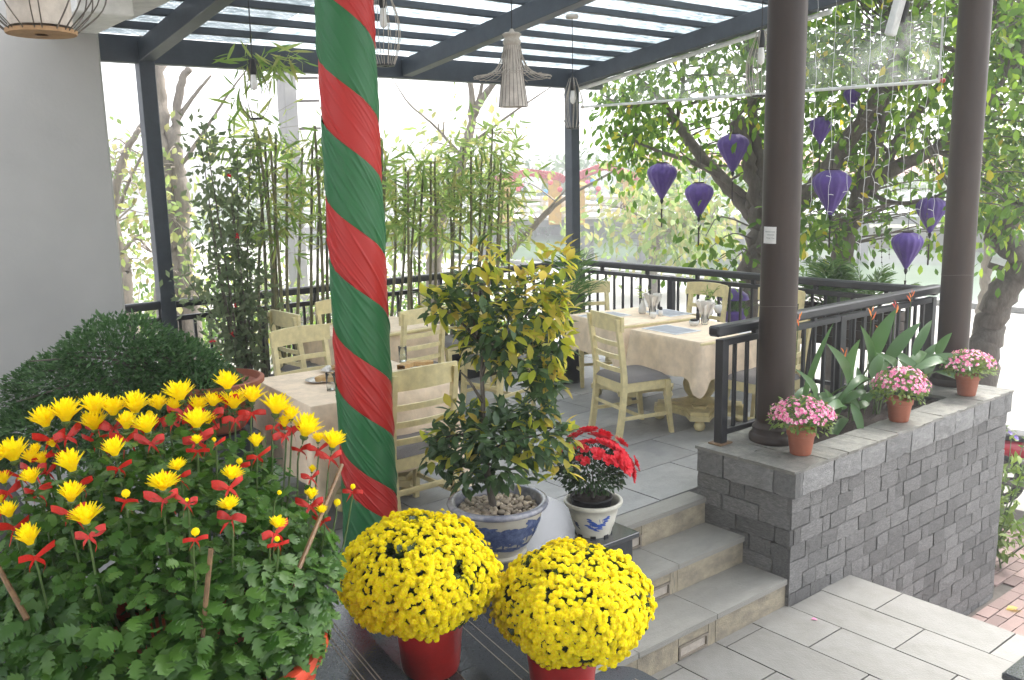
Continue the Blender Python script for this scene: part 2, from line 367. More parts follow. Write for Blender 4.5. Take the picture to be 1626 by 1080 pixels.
# ---- patio floor: one slab, slate tiles laid in running bond
LZ = -.51                                   # landing level
XW, YS0, YS1, YS2 = 4.30, 3.457, 3.165, 2.86
patio = MB().box((.2, YS0+.02, -.6), (7.2, 7.6, -.012)).build('patio_floor', M_['grout'], kind='structure')
tile_me = [MB().bbox((-.5, -.5, -1), (.5, .5, 0), .006).mesh('tile', M_['tile']) for k in range(1)]
def tiles(parent, x0, x1, y0, y1, tx, ty, z, me, off=.5, alongx=True, th=.012, skip=None, name='tile', gap=.008):
    rows = int(math.ceil(((y1-y0) if alongx else (x1-x0))/(ty if alongx else tx)))
    for r in range(rows):
        s = ((r % 2)*off + random.uniform(-.04, .04)*(off > 0))
        L = tx if alongx else ty; a0, a1 = (x0, x1) if alongx else (y0, y1)
        n = int((a1-a0)/L)+2
        for c in range(-1, n):
            p0 = max(a0, a0+(c+s)*L); p1 = min(a1, a0+(c+1+s)*L)
            if p1-p0 < .05: continue
            if alongx: q0 = y0+r*ty; q1 = min(y1, q0+ty); A = (p0, p1, q0, q1)
            else: q0 = x0+r*tx; q1 = min(x1, q0+tx); A = (q0, q1, p0, p1)
            if A[1]-A[0] < .04 or A[3]-A[2] < .04: continue
            if skip and skip((A[0]+A[1])/2, (A[2]+A[3])/2): continue
            M = Matrix.Translation(((A[0]+A[1])/2, (A[2]+A[3])/2, z+random.uniform(-.0012, .0012))) @ Matrix.Rotation(random.uniform(-.002, .002), 4, 'X') @ Matrix.Diagonal((A[1]-A[0]-gap, A[3]-A[2]-gap, th, 1))
            inst(name, random.choice(me), parent, M)
tiles(patio, 1.0, 7.06, 3.598, 7.42, .61, .465, 0, tile_me, skip=lambda x, y: x < 3.3 and y < 4.2)
# ---- stone stairs: slab treads on tiled risers, recessed step lights
tread_me = MB().bbox((-.5, -.5, -1), (.5, .5, 0), .004).mesh('tread_slab', M_['stairslab'])
land_me = MB().bbox((-.5, -.5, -1), (.5, .5, 0), .004).mesh('tile', M_['tread'])
riser_me = MB().bbox((-.5, -.5, -.5), (.5, .5, .5), .004).mesh('riser_tile', M_['riser'])
stairs = thing('stone_stairs', 'pale slate stairs with recessed lamps climbing to the patio beside the stone planter', 'stairs', (3.5, 3.0, LZ))
mb = MB().box((2.62, YS2+.03, LZ), (XW, YS1+.015, -.372)).box((2.62, YS1+.02, LZ), (XW, YS0+.015, -.202)).box((3.58, YS0+.03, LZ), (XW, YS0+.13, -.032))
mb.build('stair_core', M_['grout'], stairs)
def box_inst(name, me, parent, a, b, gap=.004, jit=0):
    c = [(a[i]+b[i])/2 for i in range(3)]; s = [b[i]-a[i] for i in range(3)]
    return inst(name, me, parent, Matrix.Translation((c[0], c[1], b[2] if me in (tread_me,) else c[2])) @ Matrix.Diagonal((s[0]-gap, s[1]-jit, s[2], 1)))
for (y0, y1, z, xs) in ((YS2-.012, YS1+.012, -.34, (2.62, 3.05, 3.66, XW)), (YS1-.012, YS0+.012, -.17, (2.62, 3.12, 3.70, XW)), (YS0-.012, YS0+.13, 0, (3.575, XW))):
    for a, b in zip(xs, xs[1:]): box_inst('tread_slab', tread_me, stairs, (a, y0, z-.032), (b, y1, z))
    yr = y0+.012
    for k in range(len(xs)-1):
        a, b = xs[k], xs[k+1]
        lamp = (b-.30, b-.06) if (k == len(xs)-3 and z < 0) or (z == 0) else None
        if z == 0: lamp = (3.60, 3.72)
        segs = [(a, b)] if not lamp else [(a, lamp[0]), (lamp[1], b)]
        for p, q in segs:
            if q-p > .03: box_inst('riser_tile', riser_me, stairs, (p, yr, z-.17), (q, yr+.02, z-.033))
        if lamp:
            box_inst('riser_tile', riser_me, stairs, (lamp[0], yr, z-.085), (lamp[1], yr+.02, z-.033))
            fr = MB(); x0, x1 = lamp; z0, z1 = z-.165, z-.09
            for A, B in (((x0+.003, yr-.004, z0), (x1-.003, yr+.02, z0+.012)), ((x0+.003, yr-.004, z1-.012), (x1-.003, yr+.02, z1)), ((x0+.003, yr-.004, z0+.012), (x0+.016, yr+.02, z1-.012)), ((x1-.016, yr-.004, z0+.012), (x1-.003, yr+.02, z1-.012))): fr.box(A, B)
            f_ = fr.build('step_lamp', M_['groove'], stairs)
            MB().box((x0+.016, yr+.006, z0+.012), (x1-.016, yr+.014, z1-.012)).build('lens', M_['rattan'], f_)
# ---- landing below the stairs
landing = MB().box((2.0, .2, -1.45), (4.93, YS2+.03, LZ-.014)).box((4.93, .2, -1.45), (4.945, 2.83, LZ-.02)).build('landing_floor', M_['grout'], kind='structure')
tiles(landing, 2.362, 4.962, .25, YS2+.012, .325, .64, LZ, [land_me], alongx=False, th=.018)

# ---- planter of split slate
planter = thing('stone_planter', 'long stone planter clad in split grey slate holding two columns and flower pots', 'planter', (5.7, 3.1, -1.4))
PX0, PX1, PY0, PY1, PC = 4.30, 7.10, 2.84, 3.53, .322
MB().box((PX0+.03, PY0+.03, -1.5), (PX1-.03, PY1-.02, PC-.30)).box((PX0+.03, PY0+.03, PC-.30), (PX0+.52, PY1-.02, PC-.03)).box((PX1-.55, PY0+.03, PC-.30), (PX1-.03, PY1-.02, PC-.03)).box((PX0+.52, PY0+.03, PC-.30), (PX1-.55, PY0+.2, PC-.03)).box((PX0+.52, PY1-.06, PC-.30), (PX1-.55, PY1-.02, PC-.03)).build('core', M_['grout'], planter)
def stone_mesh(seed):
    r = random.Random(seed); n = 4; m = 3; V = []; F = []
    for j in range(m+1):
        for i in range(n+1):
            edge = i in (0, n) or j in (0, m)
            jx = r.uniform(-.035, .035) if i in (0, n) else r.uniform(-.05, .05); jz = r.uniform(-.07, .03) if j == m else (r.uniform(-.03, .07) if j == 0 else r.uniform(-.08, .08))
            V.append((i/n-.5+(jx if 0 < i < n else -abs(jx)*(1 if i == n else -1)), (0 if edge else r.uniform(.1, 1))*-.45 - r.uniform(0, .25), j/m-.5+jz))
    for j in range(m):
        for i in range(n): a = j*(n+1)+i; F.append((a, a+1, a+n+2, a+n+1))
    b = len(V); V += [(-.5, 4, -.5), (.5, 4, -.5), (.5, 4, .5), (-.5, 4, .5)]
    bot = [i for i in range(n+1)]; top = [m*(n+1)+i for i in range(n+1)]
    F.append(tuple([b, b+1]+bot[::-1])); F.append(tuple([b+3]+top+[b+2]))
    F.append(tuple([b]+[j*(n+1) for j in range(m+1)]+[b+3])); F.append(tuple([b+1, b+2]+[j*(n+1)+n for j in range(m, -1, -1)]))
    mb = MB(); mb.add(V, F); return mb
stone_me = [stone_mesh(i).mesh('stone', M_['stone']) for i in range(10)]
capside_me = [stone_mesh(50+i).mesh('cap_stone', M_['capside']) for i in range(4)]
def stones(parent, org, ux, length, z0, z1, rows, lo, hi, me, out, name='stone', skip=None, rel=.008):
    """courses of stone on a wall plane; ux direction along the wall, out the outward normal"""
    ux = Vector(ux); out = Vector(out); h = (z1-z0)/rows
    for r in range(rows):
        p = -random.uniform(0, lo)
        while p < length:
            l = random.uniform(lo, hi)
            if random.random() < .2: l *= .5
            a = max(0, p); b = min(length, p+l)
            if length-b < .05: b = length; p = length
            p += l
            if b-a < .035: continue
            if skip and skip(a, b, z0+r*h): continue
            c = Vector(org)+ux*((a+b)/2); c.z = z0+(r+.5)*h
            d = random.uniform(.008, .026)
            s = 1 if random.random() < .5 else -1
            X = ux*(b-a-.001)*s; Yv = -out*rel; Zv = Vector((0, 0, h-.001))*random.choice((1, 1, -1))
            c = c + out*random.uniform(-.0025, .0025)
            M = Matrix(((X.x, Yv.x, Zv.x, c.x), (X.y, Yv.y, Zv.y, c.y), (X.z, Yv.z, Zv.z, c.z), (0, 0, 0, 1)))
            inst(name, random.choice(me), parent, M)
stones(planter, (PX0, PY0, 0), (1, 0, 0), PX1-PX0, -1.42, .155, 16, .12, .25, stone_me, (0, -1, 0), skip=lambda a, b, z: z < -.62 and a+PX0 < 4.75)
stones(planter, (PX0, PY0+.003, 0), (0, 1, 0), PY1-PY0-.01, -.55, .155, 7, .20, .36, stone_me, (-1, 0, 0))
stones(planter, (PX0-.012, PY0-.02, 0), (1, 0, 0), PX1-PX0+.03, .158, PC-.012, 1, .24, .36, capside_me, (0, -1, 0), 'cap_stone', rel=.012)
stones(planter, (PX0-.015, PY0-.034, 0), (0, 1, 0), PY1-PY0+.02, .158, PC-.012, 1, .34, .40, capside_me, (-1, 0, 0), 'cap_stone', rel=.012)
stones(planter, (PX1-.01, PY0+.01, 0), (0, 1, 0), PY1-PY0-.02, -1.42, .155, 16, .3, .4, stone_me, (1, 0, 0))
def capslab_mesh(seed):
    r = random.Random(seed); n = 6; V = []
    top = []
    for i in range(n+1):
        V += [(i/n-.5, -.5+r.uniform(-.05, .03), r.uniform(-.12, .12)), (i/n-.5, .5+r.uniform(-.02, .02), r.uniform(-.12, .12)), (i/n-.5, -.5, -1), (i/n-.5, .5, -1)]
    F = []
    for i in range(n):
        a = i*4; b = a+4; F += [(a, b, b+1, a+1), (a+2, b+2, b, a), (a+1, b+1, b+3, a+3)]
    F += [(0, 1, 3, 2), (n*4, n*4+2, n*4+3, n*4+1)]
    return MB().add(V, F)
cap_me = [capslab_mesh(i).mesh('cap_slab', M_['capstone']) for i in range(4)]
def capslab(x0, x1, y0, y1):
    inst('cap_slab', random.choice(cap_me), planter, Matrix.Translation(((x0+x1)/2, (y0+y1)/2, PC)) @ Matrix.Diagonal((x1-x0-.004, y1-y0-.004, .02, 1)))
e = .025; xs = [PX0-e, 4.62, 4.83, 5.16, 5.42, 5.75, 6.02, 6.36, 6.62, 6.9, PX1+e]
for a, b in zip(xs, xs[1:]): capslab(a, b, PY0-e, PY0+.205)
for a, b, y0, y1 in ((PX0-e, 4.55, PY0+.205, 3.20), (4.55, 4.83, PY0+.205, 3.20), (PX0-e, 4.55, 3.20, PY1), (4.55, 4.83, 3.20, PY1), (6.55, 6.84, PY0+.205, PY1), (6.84, PX1+e, PY0+.205, PY1)): capslab(a, b, y0, y1)
for a, b in ((4.83, 5.4), (5.4, 6.0), (6.0, 6.55)): capslab(a, b, PY1-.055, PY1)
def sheet(x0, x1, y0, y1, z, n, amp, seed=0):
    r = random.Random(seed); mb = MB(); V = []
    for j in range(n+1):
        for i in range(n+1): V.append((x0+(x1-x0)*i/n, y0+(y1-y0)*j/n, z+r.uniform(-amp, amp)))
    return mb.add(V, [(j*(n+1)+i, j*(n+1)+i+1, (j+1)*(n+1)+i+1, (j+1)*(n+1)+i) for j in range(n) for i in range(n)])
sheet(4.80, 6.60, 3.02, 3.50, PC-.05, 14, .02, 3).build('soil', M_['soil'], planter)

# ---- polished black granite: entrance terrace and its steps, and the ledge beside the stairs
DV = Vector((.146, .989)).normalized()
def nosing(x, y, Y): return x + (Y-y)*DV.x/DV.y
def gran_step(name, P0, P1, z, ztop_h, ya, yb, far, groove):
    pass
entr = thing('entrance_steps', 'polished black granite entrance steps with pairs of worn grooves along their edges', 'steps', (1.2, 2.6, -.2))
NOS = [((1.537, 2.75), .30, 3.90), ((1.889, 2.693), .15, 3.325), ((2.235, 2.60), .0, 3.325)]
prev = lambda Y: -1.6
for k, ((nx, ny), z, yend) in enumerate(NOS):
    y0 = .6
    xa = (lambda Y: -1.6) if k == 0 else (lambda Y, q=NOS[k-1][0]: nosing(q[0], q[1], Y)-.02)
    xb = lambda Y, q=(nx, ny): nosing(q[0], q[1], Y)
    ye0 = yend
    cuts = ([y0, 1.5, 2.35, 3.115, yend] if k == 0 else [y0, 1.7, 2.6, yend])
    for a, b in zip(cuts, cuts[1:]):
        if k == 0 and b > 3.3:
            pts = [(xa(a), a+.003), (xb(a), a+.003), (xb(3.32), 3.32), (1.62, 3.325), (1.62, b), (xa(b), b)]
        else: pts = [(xa(a), a+.003), (xb(a), a+.003), (xb(b), b), (xa(b), b)]
        MB().poly(pts, z-.03, z).build('granite_slab', M_['granite'], entr)
    pts = [(xa(y0)+.02*(k > 0), y0+.01), (xb(y0)-.018, y0+.01), (xb(3.32)-.018, 3.32), (xa(3.32)+.02*(k > 0), 3.32)]
    MB().poly(pts, -.6, z-.031).build('riser', M_['granite'], entr)
    for off in (.085, .10, .135, .15):
        g = MB(); o = Vector((-DV.y, DV.x))*off
        p = Vector((nx, ny))+o; q0 = p+DV*(.62-p.y)/DV.y; q1 = p+DV*((3.11 if k == 0 else 3.30)-p.y)/DV.y
        if k == 0 or off in (.085, .135): g.bar((q0.x, q0.y, z), (q1.x, q1.y, z), .004, .0036, c=.0004); g.build('groove', M_['groove'], entr)
# lowest granite step, rounded at its end against the stairs
pts = [(2.20, .6), (2.70, .6), (2.70, 2.50)]+[(2.70-.12*(1-math.cos(a)), 2.50+.12*math.sin(a)) for a in np.linspace(0, math.pi/2, 7)]+[(2.215, 2.62)]
MB().poly(pts, -.18, -.15).build('granite_slab', M_['granite'], entr)
MB().poly([(x-.02*(x > 2.5), y-.02) for x, y in pts], -.6, -.181).build('riser', M_['granite'], entr)
for off in (.07, .085, .12, .135): MB().bar((2.70-off, .62, -.15), (2.70-off, 2.48, -.15), .004, .0036, c=.0004).build('groove', M_['groove'], entr)
ledge = thing('granite_ledge', 'black polished granite ledge beside the stairs carrying the blue and white pots', 'ledge', (2.7, 3.7, -.5))
MB().bbox((1.63, 3.33, -.026), (2.60, 4.22, .004), .004).build('slab', M_['granite'], ledge)
MB().bbox((2.603, 3.33, -.026), (3.57, 4.22, .004), .004).build('slab', M_['granite'], ledge)
MB().box((1.64, 3.36, -.6), (3.54, 4.19, -.027)).build('ledge_face', M_['granite'], ledge)

# ---- ground outside, brick pavement, river, banks
GZ = -1.40
def gmat(name, c1, c2, sc): return pm(name, c1, .9, .1, sc, .2, 8, col2=c2, mix=.7)
ground = MB(); ground.box((-120, -120, GZ-3), (22.5, 120, GZ)); ground.build('ground', gmat('pale_paving', (.40, .385, .35), (.30, .29, .265), .6), kind='structure')
MB().box((22.5, -120, -5.5), (120, 120, -2.3)).build('river', pm('green_river', (.055, .105, .05), .3, .15, .35, .35, 2.2, col2=(.085, .13, .07), mix=.7, spec=.18), kind='structure')
fb = MB(); fb.poly([(44, 119.9), (44, 34), (47, 24), (50, -119.9), (119.9, -119.9), (119.9, 119.9)], -5.4, -1.2); fb.build('far_bank', gmat('bank_earth', (.20, .18, .14), (.10, .13, .06), .5), kind='structure')
sky_box = None
brick_me = MB().bbox((-.5, -.5, -1), (.5, .5, 0), .03).mesh('brick', pm('paver_brick', (.27, .19, .17), .85, .18, 20, .3, 60, rnd=.3))
pav = MB().box((4.96, .9, GZ), (9.2, 4.3, GZ+.035)).build('brick_pavement', pm('sand_joint', (.12, .105, .09), .95, .2, 20), kind='structure')
def brickrow(x0, x1, y0, y1):
    r = 0; y = y0; n = 0
    while y < y1:
        x = x0+(r % 2)*.1
        while x < x1:
            P = Vector((x+.1, y+.05)); px = P.x*math.cos(YAW)+P.y*math.sin(YAW)
            lat = P.x*math.sin(YAW)-P.y*math.cos(YAW)
            u = 813+FPX*lat/px
            if 1455 < u < 1700 and not (x < 7.3 and y > 2.75):
                inst('brick', brick_me, pav, Matrix.Translation((P.x, P.y, GZ+.05+random.uniform(-.003, .003))) @ Matrix.Diagonal((.192, .092, .03, 1)))
            x += .2
        y += .1; r += 1
brickrow(5.0, 8.6, 1.2, 4.1)
# kerb round the tree bed, right
kb = thing('tree_bed_kerb', 'low stone kerb ring round the bed of the crooked tree', 'kerb', (10.6, 5.1, GZ))
q = catmull([(9.0, 4.7, GZ+.06), (9.8, 5.6, GZ+.06), (11.6, 5.5, GZ+.06), (11.9, 4.7, GZ+.06), (10.6, 4.0, GZ+.06)], 4)
for a, b in zip(q, q[1:]): MB().bar(a, b-(b-a)*.02, .12, .12, c=.01).build('kerb_stone', M_['capstone'], kb)
MB().poly([(p.x, p.y) for p in q], GZ, GZ+.05).build('bed_soil', M_['soil'], kb)

# ---- building wall at the left
wall = thing('white_wall', 'tall plain white plastered house wall at the left edge of the patio', 'wall', (0, 7.2, 0))
MB().bbox((-6, 7.1, -.6), (1.97, 7.45, 4.6), .02).build('wall_face', M_['wall'], wall)
MB().box((-6, 7.075, 0), (1.9, 7.099, .10)).build('skirting', M_['granite'], wall)
so = thing('eave_block', 'white painted eave block where the pergola meets the white wall', 'eave', (1.9, 6.4, 3.2))
MB().bbox((1.55, 5.9, 3.17), (2.2, 7.09, 3.32), .01).build('block', M_['whitepaint'], so)
MB().bbox((1.6, 6.2, 3.05), (1.95, 7.05, 3.165), .01).build('bracket', M_['whitepaint'], so)
# dark door leaf at the far left
dr = thing('dark_door', 'dark timber door leaf standing open at the far left edge', 'door', (.62, 4.9, .3))
MB().bar((.30, 5.6, .3), (.30, 5.6, 1.6), .05, .9, up=(.05, 1, 0)).build('door_panel', M_['column'], dr)
MB().bar((.345, 5.30, .35), (.345, 5.30, 1.55), .02, .09, up=(.05, 1, 0)).build('stile', M_['granite'], dr)

# ---- pergola
perg = thing('pergola', 'charcoal steel pergola with dusty see-through roof sheets over the dining patio', 'pergola', (4.6, 6, 0))
YF, SL = 7.5, .12
def zb(Y): return 2.93+(YF-Y)*SL            # underside of the sloping beams
for X in (2.40, 6.93):
    MB().bbox((X-.06, YF-.06, 0), (X+.06, YF+.06, zb(YF)+.16), .006).build('post', M_['frame'], perg)
MB().bbox((1.75, YF-.05, zb(YF)-.01), (7.35, YF+.05, zb(YF)+.19), .005).build('fascia_beam', M_['frame'], perg)
for X in (2.40, 4.78, 6.93):
    MB().bar((X, YF-.055, zb(YF)+.08), (X, 2.2, zb(2.2)+.08), .11, .15).build('beam', M_['frame'], perg)
Y = 7.18; ys = []
while Y > 2.4: ys.append(Y); Y -= .375
for Y in ys:
    MB().bar((1.70, Y, zb(Y)+.185), (7.30, Y, zb(Y)+.185), .05, .052).build('rafter', M_['frame'], perg)
edges = [7.55]+ys+[2.2]
for a, b in zip(edges, edges[1:]):
    for x0, x1, mt in ((1.66, 3.3, 'roofweave'), (3.305, 4.78, 'roof'), (4.785, 7.34, 'roof')):
        M = MB(); V = []
        n = 6
        for i in range(n+1):
            x = x0+(x1-x0)*i/n
            for (Y, dz) in ((a, 0), ((a+b)/2, random.uniform(-.012, .004)), (b, 0)): V.append((x, Y, zb(Y)+.216+dz))
        F = [(i*3+j, i*3+j+1, i*3+j+4, i*3+j+3) for i in range(n) for j in range(2)]
        M.add(V, F).build('roof_sheet', M_[mt], perg)
# horizontal porch beam over the two columns (right)
MB().bbox((6.86, 2.4, 3.50), (7.02, 3.2, 3.64), .005).build('tie_beam', M_['frame'], perg)

# ---- unseen porch roof implied by the columns, added and trimmed to shade the entrance
pr_ = thing('unseen_porch_roof', 'flat white unseen porch roof added over the entrance steps for shade, with a brown edge beam running to the columns', 'roof', (3, 0, 3.9))
MB().bbox((-5, -5, 3.92), (3.1, 3.55, 4.10), .02).build('roof_slab', M_['whitepaint'], pr_)
MB().bbox((2.6, 3.17, 3.70), (7.2, 3.37, 3.915), .005).build('edge_beam', M_['column'], pr_)
# ---- steel railings
def railing(name, label, p, q, ztop, zbot, group, posts=(0, 1), extra=0, rail_w=.085, spacing=.125, ext0=0, ext1=0, zfoot=None, zmid=None):
    p = Vector((*p, 0)); q = Vector((*q, 0)); d = (q-p); Lg = d.length; d.normalize(); zf = zbot if zfoot is None else zfoot
    t = thing(name, label, 'railing', ((p+q)/2).to_tuple()[:2]+(zf,), group)
    zm = ztop-.115 if zmid is None else zmid
    Z = lambda v, z: Vector((v.x, v.y, z))
    MB().bar(Z(p-d*ext0, ztop-.032), Z(q+d*ext1, ztop-.032), rail_w, .064, c=.012).build('top_rail', M_['steel'], t)
    MB().bar(Z(p, zm), Z(q, zm), .05, .04).build('mid_rail', M_['steel'], t)
    MB().bar(Z(p, zbot+.05), Z(q, zbot+.05), .04, .035).build('bottom_rail', M_['steel'], t)
    n = max(1, round(Lg/1.25))
    for k in range(n+1):
        if k in posts or (k == n and 1 in posts) or 0 < k < n:
            c = p+d*(Lg*k/n)
            MB().bar(Z(c, zf), Z(c, zm+.02), .06, .06, up=tuple(d)).build('post', M_['steel'], t)
    m = round(Lg/.65)
    for k in range(m):
        c = p+d*(Lg*(k+.5)/m); MB().bar(Z(c, zm+.018), Z(c, ztop-.05), .035, .035, up=tuple(d)).build('rail_support', M_['steel'], t)
    nb = round(Lg/spacing); me = MB().bar((0, 0, 0), (0, 0, zm-.018-(zbot+.066)), .022, .022, up=tuple(d), c=.002).mesh('baluster', M_['steel'])
    for k in range(1, nb):
        c = p+d*(Lg*k/nb); inst('baluster', me, t, Matrix.Translation((c.x, c.y, zbot+.066)))
    return t
railing('railing', 'black steel railing along the back of the patio in front of the bamboo', (2.0, YF), (6.84, YF), 1.055, .08, 'black steel patio railings', zfoot=0, zmid=.90)
railing('railing', 'black steel railing along the river side behind the two laid tables', (7.09, 3.52), (7.00, 7.44), 1.055, .08, 'black steel patio railings', zfoot=0, ext0=.09, zmid=.93)
rr = railing('railing', 'short black steel railing on the stone planter behind the brown columns', (4.42, 3.445), (7.03, 3.445), 1.075, .345, 'black steel patio railings', ext0=.09, ext1=.1, zfoot=.322, zmid=.965)
MB().bbox((4.36, 3.395, .322), (4.48, 3.495, .332), .002).build('foot_plate', M_['cane'], rr)

# ---- brown columns
def column(x, y, label, sticker=False):
    t = thing('column', label, 'column', (x, y, PC), 'brown columns on the planter')
    MB().lathe([(.113, .10), (.113, 3.6)], 40, (x, y, PC)).build('shaft', M_['column'], t, 40)
    MB().lathe([(.155, .0), (.158, .012), (.158, .03), (.15, .045), (.138, .052), (.134, .07), (.138, .08), (.138, .09), (.122, .105), (.1135, .125)], 40, (x, y, PC), True).build('base_ring', M_['column'], t, 40)
    r = MB(); r.tube([(x+.1145*math.cos(a), y+.1145*math.sin(a), PC+.86+.006*math.sin(a*2)) for a in np.linspace(0, 2*math.pi, 33)], .0016, 5); r.build('wire_tie', M_['wire'], t)
    return t
c1 = column(4.735, 3.27, 'nearer brown round column with a white paper notice, on the planter corner', True)
c2 = column(7.0, 3.24, 'farther brown round column at the far end of the planter', False)
# paper notice wrapped on the nearer column
nx, ny = 4.735, 3.27
a0 = math.atan2(-ny, -nx)   # towards the camera
cx = a0-.62
def onshaft(a, z, r=.1142): return (nx+r*math.cos(a), ny+r*math.sin(a), z)
st = MB(); n = 8; V = []
for i in range(n+1):
    a = cx-.40+.80*i/n; V += [onshaft(a, 1.565), onshaft(a, 1.665)]
st.add(V, [(2*i, 2*i+2, 2*i+3, 2*i+1) for i in range(n)])
noti = st.build('notice', M_['whitepaint'], c1)
ink = pm('grey_ink', (.34, .36, .36), .8, .1, 20); ink2 = pm('dark_ink', (.12, .13, .13), .8, .1, 20)
def wrap_text(txt, zc, size, mat, parent):
    cu = bpy.data.curves.new('lettering', 'FONT'); cu.body = txt; cu.size = size; cu.align_x = 'CENTER'; cu.shear = .25
    tmp = bpy.data.objects.new('lettering', cu); COL.objects.link(tmp); dg = bpy.context.evaluated_depsgraph_get(); dg.update()
    me = bpy.data.meshes.new_from_object(tmp.evaluated_get(dg)); bpy.data.objects.remove(tmp)
    for v in me.vertices: v.co = onshaft(cx+.05+v.co.x/.1142, zc+v.co.y, .1147)
    me.materials.clear(); me.materials.append(mat)
    return inst('lettering', me, parent, Matrix.Identity(4))
for zc, x0, x1 in ((1.632, -.26, .30), (1.614, -.14, .26)):
    ln = MB(); r_ = random.Random(int(zc*1000)); a = cx+x0
    while a < cx+x1:
        b_ = a+r_.uniform(.03, .06); ln.add([onshaft(a, zc, .1146), onshaft(b_, zc, .1146), onshaft(b_, zc+.006, .1146), onshaft(a, zc+.006, .1146)], [(0, 1, 2, 3)]); a = b_+.015
    ln.build('print_line', ink, noti)
wrap_text('Thank You', 1.594, .013, ink2, noti)

# ---- pole wrapped in green and red silk
PR, PXc, PYc = .143, 2.30, 4.12
silk = {}
for nm, c in (('green', (.022, .135, .045)), ('red', (.42, .018, .014))):
    m, t, b = newmat('silk_'+nm); L = t.links.new; N = t.nodes.new
    b.inputs['Base Color'].default_value = (*c, 1); b.inputs['Roughness'].default_value = .42; b.inputs['Specular IOR Level'].default_value = .4
    silk[nm] = m
pole = thing('wrapped_pole', 'round pole wrapped in spiralling bands of green and red silk', 'pole', (PXc, PYc, 0))
PITCHZ, PHI0 = .0, 0
def silk_band(z0, z1, z2, z3, slope, mat, name, k):
    """one turn of ribbon seen between the boundaries; slope = dz per radian, creased along the wrap"""
    nA, nT = 150, 64; V = []; F = []; rr_ = random.Random(k*7+1)
    CRS = [(rr_.uniform(-.6, 1.5), rr_.uniform(.10, .30), rr_.uniform(.014, .030), rr_.uniform(.002, .0058), rr_.uniform(0, 6.28), rr_.uniform(1.2, 2.6)) for _ in range(26)]
    for i in range(nA+1):
        u = i/nA; g = u*2*math.pi
        for j in range(nT+1):
            t = j/nT; z = (z0+(z1-z0)*t)+slope*(g-math.pi)
            cre = 0
            for (c0_, sl_, w_, am_, g0_, gl_) in CRS:
                dg = (g-g0_+math.pi) % (2*math.pi)-math.pi
                q_ = (t-(c0_+sl_*dg*1.7))/w_
                if abs(q_) < 3: cre += am_*math.exp(-q_*q_)*math.exp(-(dg/gl_)**2)
            r = PR*(1-.012*(z-1)) + cre - .004*(abs(t-.5)*2)**8 + .002*(1 if k % 2 else 0)
            th = AX0+g; V.append((PXc+r*math.cos(th), PYc+r*math.sin(th), z))
    for i in range(nA):
        for j in range(nT): a = i*(nT+1)+j; F.append((a, a+nT+1, a+nT+2, a+1))
    MB().add(V, F).build(name, mat, pole, True)
AX0 = math.atan2(-PYc, -PXc)+math.pi      # seam at the far side
MB().lathe([(PR-.012, 0), (PR-.012, 3.9)], 32, (PXc, PYc, 0)).build('post_core', M_['whitepaint'], pole, True)
zs = [at(560, y, d=4.51).z for y in (-330, -215, -95, 13, 138, 238, 362, 462, 572, 663, 757, 812, 960)]
for k in range(len(zs)-1):
    nm = 'green' if k % 2 else 'red'
    za, zb_ = zs[k], zs[k+1]
    silk_band(za, zb_, 0, 0, -.108, silk[nm], nm+'_band', k)
